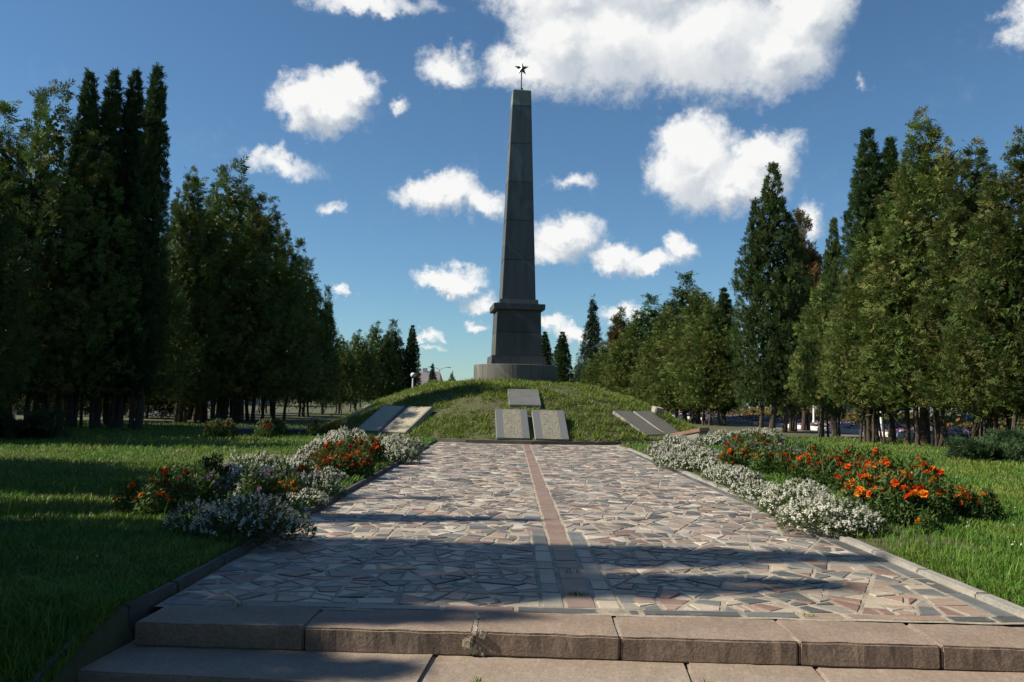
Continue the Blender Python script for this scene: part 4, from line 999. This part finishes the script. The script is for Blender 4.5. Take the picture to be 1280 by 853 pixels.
def mound_grass():
    r = np.random.default_rng(93); n = 130000; a = r.uniform(0, 6.28, n); q = MR*.985*np.sqrt(r.random(n)); X, Y = MC.x+q*np.cos(a), MC.y+q*np.sin(a)
    ok = (Y < MC.y+3) & (q > 1.8); X, Y, q = X[ok], Y[ok], q[ok]
    # leave the plates clear
    clear = np.ones(len(X), bool)
    for phi, r0, r1, hw in ((4, 6.2, 8.1, 1.25), (3.5, 4.2, 5.7, .6), (-37, 6.1, 7.9, 1.25), (45, 5.9, 7.7, 1.2), (-70, 5.9, 7.6, .6)):
        p = R(phi); dx, dy = X-MC.x, Y-MC.y; rad = dx*math.sin(p)-dy*math.cos(p); tan = dx*math.cos(p)+dy*math.sin(p)
        clear &= ~((rad > r0) & (rad < r1) & (np.abs(tan) < hw))
    X, Y, q = X[clear], Y[clear], q[clear]
    c = snoise(X, Y, .8, 5); f = snoise(X, Y, 3., 8); ok = r.random(len(X)) < np.clip(.75+c*.5+f*.9, .08, 1); X, Y, q, c, f = X[ok], Y[ok], q[ok], c[ok], f[ok]
    Z = np.interp(q, prof_r, prof_z)-.03
    V, F, C = blades(r, X, Y, Z, (.13+.09*np.clip(c+f, -.8, 1.2))*r.uniform(.5, 1.5, len(X)), np.full(len(X), .026), PAL_MOUND, 1.0)
    tag(link('mound_grass', mesh_np('mound_grass', V, F, M_GRASS, cols=C)), 'rough tufted grass covering the mound', 'grass', kind='stuff')
mound_grass()
def weeds():
    """taller tufts, seed stalks and tiny white flowers scattered through the lawn"""
    r = np.random.default_rng(94); X = []; Y = []; H = []; Wd = []
    spots = [(at(40, 838, -.12), 70, .16, .22), (at(95, 828, -.12), 40, .12, .17)]+[(at(px, py), 45, .14, .2) for px, py in ((215, 655), (130, 640), (60, 560), (1240, 745), (1180, 705), (1262, 700), (1215, 720), (1270, 735), (20, 650), (1120, 690), (1150, 695))]
    for p, n, s, h in spots:
        X += list(p.x+r.normal(0, s, n)); Y += list(p.y+r.normal(0, s, n)); H += list(h*r.uniform(.5, 1.4, n)); Wd += [.007]*n
    for k in range(70):
        d = r.uniform(9, 27); x = r.uniform(-.62*d-.5, -4.5); X.append(x); Y.append(d); H.append(r.uniform(.3, .6)); Wd.append(.008)
    X, Y = np.array(X), np.array(Y); ok = (X < -2.45) | (X > 3.62); X, Y = X[ok], Y[ok]; H, Wd = np.array(H)[ok], np.array(Wd)[ok]
    V, F, C = blades(r, X, Y, ground_z(X, Y), H, Wd, PAL_G[:4], .5)
    tag(link('tall_grass', mesh_np('tall_grass', V, F, M_GRASS, cols=C)), 'taller grass tufts and stalks in the lawn', 'grass', kind='stuff')
    X, Y = [], []
    for px, py, n in ((722, 744, 40), (715, 716, 16), (450, 828, 14), (600, 822, 30), (885, 824, 16), (1010, 770, 14), (300, 758, 12)):
        p = at(px, py); X += list(p.x+r.normal(0, .035, n)); Y += list(p.y+r.normal(0, .02, n))
    X, Y = np.array(X), np.array(Y); V, F, C = blades(r, X, Y, np.where(Y < 5.1, -.15, -.005), r.uniform(.015, .05, len(X)), np.full(len(X), .007), PAL_G, 1.2)
    tag(link('joint_weeds', mesh_np('joint_weeds', V, F, M_GRASS, cols=C)), 'tiny weeds growing in the joints of steps and paving', 'weeds', kind='stuff')
    P = []
    for k in range(420):
        d = r.uniform(6, 27); x = r.uniform(4.2, 9) if k % 3 else r.uniform(-8, -3)
        if r.random() < .5 and P: x, d = P[-1][0]+r.normal(0, .08), P[-1][1]+r.normal(0, .08)
        P.append((x, d, .02+r.uniform(.05, .14)))
    P = np.array(P); P = P[(P[:, 0] < -2.6) | (P[:, 0] > 3.8)]; n = len(P)
    tv = np.array([(1, 0, 0), (.3, .3, .3), (0, 1, 0), (-.3, .3, .3), (-1, 0, 0), (-.3, -.3, .3), (0, -1, 0), (.3, -.3, .3)]); tf = np.array([(0, 1, 7), (1, 2, 3), (3, 4, 5), (5, 6, 7), (1, 3, 5), (1, 5, 7)])
    V, F = scatter(tv, tf, rot_frames(unit(r.normal(0, .4, (n, 3))+np.array([0, -1., 0])), r.uniform(0, 6, n)), r.uniform(.008, .02, n), P)
    tag(link('lawn_flowers', mesh_np('lawn_flowers', V, F, M_PETAL, cols=np.tile((.7, .7, .68), (len(V), 1)))), 'tiny white flowers dotted through the lawn', 'flowers', kind='stuff')
weeds()

# ------------------------------------------------------------------ what lies behind the tree rows
KA, KB = at(896, 527.5), at(1216, 556.5)
kd = (KA-KB).normalized(); kn = Vector((kd.y, -kd.x, 0))           # along the far kerb, and away from the camera side
K0, K1 = KB-kd*16, KA+kd*30
flat('road', [(K0-kn*2.6)[:2], (K0)[:2], (K1)[:2], (K1-kn*2.6)[:2]], .026, m_stone('road_brown', (.16, .13, .11), (.21, .175, .15), .9, .3, .5, .4))
def white_kerb():
    root = tag(empty('white_kerb', (KB.x, KB.y, 0)), 'whitewashed kerb edging the far flower bank behind the sunlit thujas', 'kerb'); L_ = (K1-K0).length; n = 34
    for i in range(n):
        bm = bmesh.new(); box_bm(bm, 0, 0, 0, L_/n-.012, .16, .30, 0, .012); o = link('kerb_stone', mesh_bm('kerb_stone', bm, M_WHITE), root) if i == 0 else link('kerb_stone', root.children[0].data, root)
        p = K0+(K1-K0)*((i+.5)/n)-Vector((KB.x, KB.y, 0)); o.location = (p.x, p.y, .10); o.rotation_euler = (0, 0, math.atan2(kd.y, kd.x))
white_kerb()
def bank():
    r = np.random.default_rng(101); n = 26000; L_ = (K1-K0).length; u = r.random(n)*L_; w = .15+r.random(n)**1.2*9
    pal = np.array([(.42, .22, .40), (.55, .36, .50), (.60, .52, .52), (.32, .12, .26), (.30, .13, .05), (.24, .16, .05), (.07, .11, .03), (.06, .10, .03), (.40, .06, .05)])
    z = .15+.10*w*r.uniform(.6, 1.1, n)
    P = np.stack([K0.x+kd.x*u+kn.x*w, K0.y+kd.y*u+kn.y*w, z], 1); pn = np.array([mnoise.noise((a*.35, b*.8, 0)) for a, b in zip(u, w)])
    idx = np.where(r.random(n) < .30, r.integers(6, 8, n), np.where((w > 3.2)+(pn > .35), r.integers(4, 7, n), np.where(pn > .05, r.integers(1, 4, n), r.integers(0, 3, n)))); C = pal[idx]*r.uniform(.7, 1.2, (n, 1))
    tv = np.array([(-.5, 0, 0), (.5, 0, 0), (.4, .8, .1), (-.4, .9, 0)]); tf = np.array([(0, 1, 2), (0, 2, 3)])
    V, F = scatter(tv, tf, rot_frames(unit(r.normal(0, .6, (n, 3))+np.array([0, 0, 1.])), r.uniform(0, 6.28, n)), r.uniform(.08, .2, n), P)
    tag(link('flower_bank', mesh_np('flower_bank', V, F, M_PETAL, cols=np.repeat(C, 4, 0))), 'bank of pink and orange flowers behind the whitewashed kerb', 'flowers', kind='stuff')
    me = bpy.data.meshes.new('bank'); q = [K0+kn*.05, K1+kn*.05, K1+kn*9.5, K0+kn*9.5]; me.from_pydata([(a.x, a.y, z_) for a, z_ in zip(q, (.06, .06, .8, .8))], [], [(0, 1, 2, 3)]); me.materials.append(M_SOIL)
    tag(link('bank', me), kind='structure')
bank()
def globe_lamp(x, y, h, label, r0=.15):
    root = tag(empty('globe_lamp', (x, y, 0)), label, 'street lamp', 'white globe lamps')
    v, f = tube_np([(0, 0, -.05), (0, 0, .5), (0, 0, .52), (0, 0, h-r0*1.7)], [.085, .08, .06, .05], 12); link('post', mesh_np('post', v, f, M_WHITE, smooth=True), root)
    v, f = tube_np([(0, 0, h-r0*2.0), (0, 0, h-r0*1.75)], [.075, .09], 12); link('collar', mesh_np('collar', v, f, M_IRON, smooth=True), root)
    bm = bmesh.new(); bmesh.ops.create_uvsphere(bm, u_segments=20, v_segments=12, radius=r0); bmesh.ops.translate(bm, vec=(0, 0, h-r0), verts=bm.verts); link('globe', mesh_bm('globe', bm, M_WHITE, True), root)
p = atD(516.5, 466, 48); globe_lamp(p.x, 48, p.z, 'white globe lamp rising behind the mound beside the narrow dark thuja')
for px, D in ((1101, 41), (1047, 46), (1017, 52)):
    p = atD(px, 500, D); globe_lamp(p.x, D, 3.0, 'white lamp post at the flower bank, its globe hidden in thuja foliage')
def street_light():
    p = atD(549.5, 462, 170); root = tag(empty('street_light', (p.x, 170, 0)), 'far double armed street light on the skyline beside the small spruce', 'street lamp')
    M_G = NT('galvanised').base((.30, .31, .32)).rough(.5).m
    v, f = tube_np([(0, 0, 0), (0, 0, p.z)], [.16, .09], 8); link('pole', mesh_np('pole', v, f, M_G, smooth=True), root)
    for s in (-1, 1):
        v, f = tube_np([(0, 0, p.z-.05), (s*.9, 0, p.z+.35), (s*1.6, 0, p.z+.45)], [.06, .05, .05], 6); a = link('arm', mesh_np('arm', v, f, M_G, smooth=True), root)
        bm = bmesh.new(); box_bm(bm, s*1.9, 0, p.z+.47, .85, .3, .16, 0, .04); link('lamp_head', mesh_bm('lamp_head', bm, M_G), a)
street_light()
M_PLASTER = m_stone('pale_plaster', (.36, .38, .39), (.44, .46, .47), .9, .15, .3, .2); M_ROOF = m_stone('roof_slate', (.16, .15, .15), (.22, .2, .2), .8, .3, .3, .3)
t = NT('window_glass'); t.base((.03, .04, .05)); t.rough(.12); M_GLASS = t.m
def house(name, cx, cy, w, d, h, label, rows, cols, rz=0, pitched=True):
    root = tag(empty(name, (cx, cy, 0), rz), label, 'building')
    bm = bmesh.new(); box_bm(bm, 0, 0, h/2-.2, w, d, h+.4); link('wall', mesh_bm('wall', bm, M_PLASTER), root)
    bm = bmesh.new()
    if pitched:
        v = [bm.verts.new(c) for c in ((-w/2-.4, -d/2-.4, h), (w/2+.4, -d/2-.4, h), (w/2+.4, d/2+.4, h), (-w/2-.4, d/2+.4, h), (-w/2+.2, 0, h+d*.32), (w/2-.2, 0, h+d*.32))]
        for f in ((0, 1, 5, 4), (2, 3, 4, 5), (1, 2, 5), (3, 0, 4), (3, 2, 1, 0)): bm.faces.new([v[i] for i in f])
    else: box_bm(bm, 0, 0, h+.37, w+.5, d+.5, .3)
    rf_ = link('roof', mesh_bm('roof', bm, M_ROOF), root)
    if pitched: bm = bmesh.new(); box_bm(bm, w*.2, 0, h+d*.30, .7, .7, 1.4); link('chimney', mesh_bm('chimney', bm, M_PLASTER), rf_)
    me = fr = None
    for i in range(rows):
        for j in range(cols):
            if me is None:
                bm = bmesh.new(); box_bm(bm, 0, 0, 0, 1.3, .06, 1.5); me = mesh_bm('window', bm, M_WHITE); bm = bmesh.new(); box_bm(bm, -.3, -.035, 0, .52, .03, 1.3); box_bm(bm, .3, -.035, 0, .52, .03, 1.3); fr = mesh_bm('pane', bm, M_GLASS)
            o = link('window', me, root); o.location = (-w/2+w*(j+.5)/cols, -d/2-.02, h*(i+.55)/rows); link('pane', fr, o)
house('apartment_building', -62, 100, 64, 12, 6.2, 'long pale building half hidden behind the shaded thujas', 2, 18, R(8), False)
house('house', -16.5, 142, 9, 8, 3.4, 'small pale house with a slate roof far behind the globe lamp', 1, 3)
house('house', 52, 120, 16, 9, 6, 'pale house behind the flower bank and sunlit thujas', 2, 5, R(-20))
flat('pavement', [(-70, 47), (-16.4, 47), (-15.5, 58), (-70, 58)], .05, m_stone('pavement_grey', (.08, .085, .09), (.11, .115, .12), .8, .3, .3, .3))
kerb_run('pavement_kerb', 'light kerb of the grey pavement behind the shaded thujas', [(-46, 46.9, .12), (-16.5, 46.9, .12)], .2, .2, M_KERB, 3.0, 9)
def hedge():  # strip of foliage added to darken the pale lit ground between the trunks
    r = np.random.default_rng(121); root = tag(empty('hedge', (-32, 44.5, 0)), 'low dark hedge added to darken the pale ground behind the shaded thujas', 'hedge'); n = 9000
    P = np.stack([r.uniform(-17, 15.5, n), r.uniform(-.5, .5, n), r.random(n)**.7*1.0], 1); tv, tf = spray_template(r)
    V, F = scatter(tv, tf, rot_frames(unit(r.normal(0, .7, (n, 3))+np.array([0, -.3, .9])), r.uniform(0, 6.28, n)), r.uniform(.2, .36, n), P)
    link('foliage', mesh_np('foliage', V, F, M_THUJA, cols=np.repeat(np.array(DARK)[r.integers(0, 4, n)], len(tv), 0)), root)
    v, f = join_np([tube_np([(x, 0, -.05), (x+.05, .02, .4), (x+.1, 0, .8)], [.03, .02, .01], 5) for x in np.linspace(-16.5, 15, 40)]); link('stems', mesh_np('stems', v, f, M_BARK), root)
hedge()
def rail_fence():
    root = tag(empty('fence', atD(885, 530, 82)*1.0), 'low yellow railing with white posts far behind the sunlit thujas', 'fence'); a = atD(885, 530, 82); b = atD(1010, 530, 82)
    M_Y = NT('yellow_paint').base((.55, .42, .10)).rough(.6).m; root.location = (a.x, 82, 0); L_ = b.x-a.x
    for k in range(13):
        bm = bmesh.new(); box_bm(bm, L_*k/12, 0, .6, .14, .14, 1.25, 0, .02); link('post', mesh_bm('post', bm, M_WHITE), root)
    for z in (.35, .62):
        bm = bmesh.new(); box_bm(bm, L_/2, -.1, z, L_, .05, .16, 0, .01); link('rail', mesh_bm('rail', bm, M_Y), root)
rail_fence()
def far_wood():
    r = np.random.default_rng(111); n = 16000; s = r.random(n); left = r.random(n) < .45
    X = np.where(left, -300+s*255, 24+s*320); Y = 165+r.uniform(0, 14, n)+np.where(left, 0, -25); top = 6.5+2.5*np.array([mnoise.noise((x*.06, 3.1, 0)) for x in X])+1.5*np.array([mnoise.noise((x*.25, 7.1, 0)) for x in X])
    Z = top*r.random(n)**.8; P = np.stack([X, Y, Z], 1); tv, tf = spray_template(r)
    V, F = scatter(tv, tf, rot_frames(unit(r.normal(0, .7, (n, 3))+np.array([0, -.3, 1.])), r.uniform(0, 6.28, n)), r.uniform(1.2, 2.4, n), P)
    C = np.array(GREEN+DARK)[r.integers(0, 9, n)]; tag(link('far_wood', mesh_np('far_wood', V, F, M_THUJA, cols=np.repeat(C, len(tv), 0))), 'far dark wood closing the view behind the tree rows', 'wood', kind='stuff')
far_wood()
# unseen thujas added beside the camera, carrying on the sunlit row to cut sky light
for k, x, y, H, w in (('plume', 16.5, 21, 11.5, .8), ('broad', 16.2, 16.5, 10.5, .8), ('plume', 16, 11.5, 11.8, .8), ('spire', 15.6, 7.5, 11, 1.2), ('broad', 16.4, 3, 11, .8), ('plume', 16, -2, 11.5, .8)):
    tree(k, x, y, H, 'unseen thuja added beyond the lawn, cutting light from the open sky', 'thujas added beside the camera to cut sky light', w)

for k, x, y, H, w in (('broad', -9, -9, 12, 1.0), ('plume', -4.8, -10.5, 12.5, 1.0), ('broad', 6.2, -10, 12, 1.0), ('plume', 10.5, -8.5, 12, 1.0), ('broad', 14.5, -7, 11.5, .9), ('broad', -1, -16, 12.5, 1.1), ('broad', 3.5, -17, 12.5, 1.1)):  # unseen trees added behind the camera to deepen the shade
    tree(k, x, y, H, 'unseen thuja added behind the camera to block sky light', 'thujas added behind the camera against sky light', w)

# ------------------------------------------------------------------ two people under the sunlit thujas
M_SKIN = NT('skin').base((.45, .27, .19)).rough(.55).m; M_HAIR = NT('hair').base((.025, .018, .012)).rough(.6).m
M_JACKET = NT('dark_jacket').base((.018, .018, .022)).rough(.8).m; M_JEANS = NT('jeans').base((.12, .17, .26)).rough(.85).m; M_BLUE = NT('blue_shirt').base((.13, .20, .36)).rough(.8).m; M_SHOE = NT('shoe').base((.02, .02, .02)).rough(.6).m
def person(loc, rz, J, E, rad, mats, label, sex=0):
    """J joints, E edges; one skinned surface, coloured by body region; the hair is its child"""
    names = list(J); me = bpy.data.meshes.new('body_cage'); me.from_pydata([J[n] for n in names], [(names.index(a), names.index(b)) for a, b in E], [])
    tmp = bpy.data.objects.new('person', me); COL.objects.link(tmp)
    sk = tmp.modifiers.new('skin', 'SKIN'); sb = tmp.modifiers.new('sub', 'SUBSURF'); sb.levels = 2
    for i, n in enumerate(names):
        v = me.skin_vertices[0].data[i]; v.radius = rad[n] if isinstance(rad[n], tuple) else (rad[n],)*2; v.use_root = n == 'pelvis'
    dg = bpy.context.evaluated_depsgraph_get(); m2 = bpy.data.meshes.new_from_object(tmp.evaluated_get(dg)); bpy.data.objects.remove(tmp)
    # fingers: four bent fingers and a thumb per hand, joined into the same mesh
    bm = bmesh.new(); bm.from_mesh(m2); skin_start = len(bm.faces)
    for s in ('l', 'r'):
        h = Vector(J['hand_'+s]); w = Vector(J['wrist_'+s]); d = (h-w).normalized(); side = d.cross(Vector((0, 0, 1))).normalized()
        for k in range(5):
            o = side*(-.03+.02*k); l = (.05, .075, .08, .072, .055)[k]; dd = d if k else (d*.5+side*-.9).normalized()
            pts = [h+o-d*.02, h+o+dd*l*.55, h+o+dd*l*.9+Vector((0, 0, -.03))]
            v, f = tube_np([tuple(q) for q in pts], [.010, .009, .006], 6); vs = [bm.verts.new(c) for c in v]
            for q in f: bm.faces.new([vs[i] for i in q])
    # nose and ears
    hd = Vector(J['head']); fx = Vector(J['face'])-hd; fx.normalize(); sd = fx.cross(Vector((0, 0, 1))).normalized()
    for q, rr in ((hd+fx*.115, .016), (hd+sd*.095, .02), (hd-sd*.095, .02)):
        g = bmesh.ops.create_icosphere(bm, subdivisions=1, radius=rr); bmesh.ops.translate(bm, vec=q, verts=g['verts'])
    bm.to_mesh(m2); bm.free(); m2.name = 'person'
    for m in (M_SKIN, mats[0], mats[1], M_SHOE): m2.materials.append(m)
    segs = [(a, b) for a, b in E]
    for p in m2.polygons:
        c = p.center; best = min(segs, key=lambda e: seg_d(c, Vector(J[e[0]]), Vector(J[e[1]]))); k = best[0]+' '+best[1]
        p.material_index = 0 if ('head' in k or 'face' in k or 'hand' in k) else 3 if 'toe' in k else 2 if ('knee' in k or 'ankle' in k or k.startswith('pelvis hip')) else 1
        p.use_smooth = True
    o = tag(link('person', m2), label, 'person'); o.location = loc; o.rotation_euler = (0, 0, rz)
    bm = bmesh.new(); bmesh.ops.create_uvsphere(bm, u_segments=14, v_segments=9, radius=.118); bmesh.ops.delete(bm, geom=[v for v in bm.verts if v.co.z < -.01 and v.co.dot(fx) > -.06 or v.co.z < -.07], context='VERTS')
    bmesh.ops.translate(bm, vec=hd+Vector((0, 0, .03))-fx*.022, verts=bm.verts); link('hair', mesh_bm('hair', bm, M_HAIR, True), o)
    return o
def seg_d(c, a, b):
    d = b-a; t_ = max(0, min(1, (c-a).dot(d)/(d.length_squared+1e-9))); return (c-a-d*t_).length
EDG = [('pelvis', 'spine'), ('spine', 'chest'), ('chest', 'neck'), ('neck', 'head'), ('head', 'face')]
for s in 'lr': EDG += [('chest', 'shoulder_'+s), ('shoulder_'+s, 'elbow_'+s), ('elbow_'+s, 'wrist_'+s), ('wrist_'+s, 'hand_'+s), ('pelvis', 'hip_'+s), ('hip_'+s, 'knee_'+s), ('knee_'+s, 'ankle_'+s), ('ankle_'+s, 'toe_'+s)]
RAD = dict(pelvis=(.15, .12), spine=(.13, .11), chest=(.15, .12), neck=.055, head=.10, face=.06)
for s in 'lr': RAD.update({'shoulder_'+s: .068, 'elbow_'+s: .048, 'wrist_'+s: .034, 'hand_'+s: .038, 'hip_'+s: .092, 'knee_'+s: .062, 'ankle_'+s: .045, 'toe_'+s: .036})
sit = dict(pelvis=(0, 0, .42), spine=(-.06, 0, .60), chest=(-.13, 0, .78), neck=(-.17, 0, .92), head=(-.21, 0, 1.03), face=(-.25, 0, 1.01))
std = dict(pelvis=(0, 0, .95), spine=(0, 0, 1.12), chest=(0, 0, 1.32), neck=(0, 0, 1.48), head=(-.01, 0, 1.60), face=(-.05, 0, 1.58))
for s, q in (('l', 1), ('r', -1)):
    sit.update({'shoulder_'+s: (-.13, .18*q, .82), 'elbow_'+s: (-.22, .24*q, .58), 'wrist_'+s: (-.42, .10*q, .55), 'hand_'+s: (-.49, .06*q, .54), 'hip_'+s: (-.03, .10*q, .40), 'knee_'+s: (-.46, .13*q, .46), 'ankle_'+s: (-.45-.06*q, .13*q, .09), 'toe_'+s: (-.62-.06*q, .14*q, .05)})
    std.update({'shoulder_'+s: (0, .19*q, 1.38), 'elbow_'+s: (.03, .25*q, 1.10), 'wrist_'+s: (-.06, .26*q, .86), 'hand_'+s: (-.09, .26*q, .79), 'hip_'+s: (0, .10*q, .92), 'knee_'+s: (-.05*q, .11*q, .50), 'ankle_'+s: (.06*q, .11*q, .09), 'toe_'+s: (.06*q-.17, .12*q, .045)})
pp = at(1243, 559)
person((pp.x, pp.y, .02), R(10), sit, EDG, RAD, (M_JACKET, M_JEANS), 'person in a dark jacket and jeans sitting on a low bench under the thujas')
def bench():
    root = tag(empty('bench', (pp.x+.05, pp.y, .02), R(10)), 'low plain bench under the person in the dark jacket', 'bench'); M_W = m_stone('bench_wood', (.16, .10, .06), (.22, .15, .09), .8)
    for k in range(3): bm = bmesh.new(); box_bm(bm, -.1+.13*k, 0, .285, .115, 1.5, .04, 0, .006); link('plank', mesh_bm('plank', bm, M_W), root)
    for y in (-.55, .55): bm = bmesh.new(); box_bm(bm, .03, y, .13, .34, .10, .27, 0, .01); link('leg', mesh_bm('leg', bm, M_CONC), root)
bench()
p2 = at(1214, 545.5)
person((p2.x, p2.y, .02), R(60), std, EDG, RAD, (M_BLUE, M_JEANS), 'person in blue shirt and jeans standing at the flower bank, half hidden by foliage')
tot = sum(len(m.loops)-2*len(m.polygons) for m in bpy.data.meshes if m.users); print('unique triangles', tot)
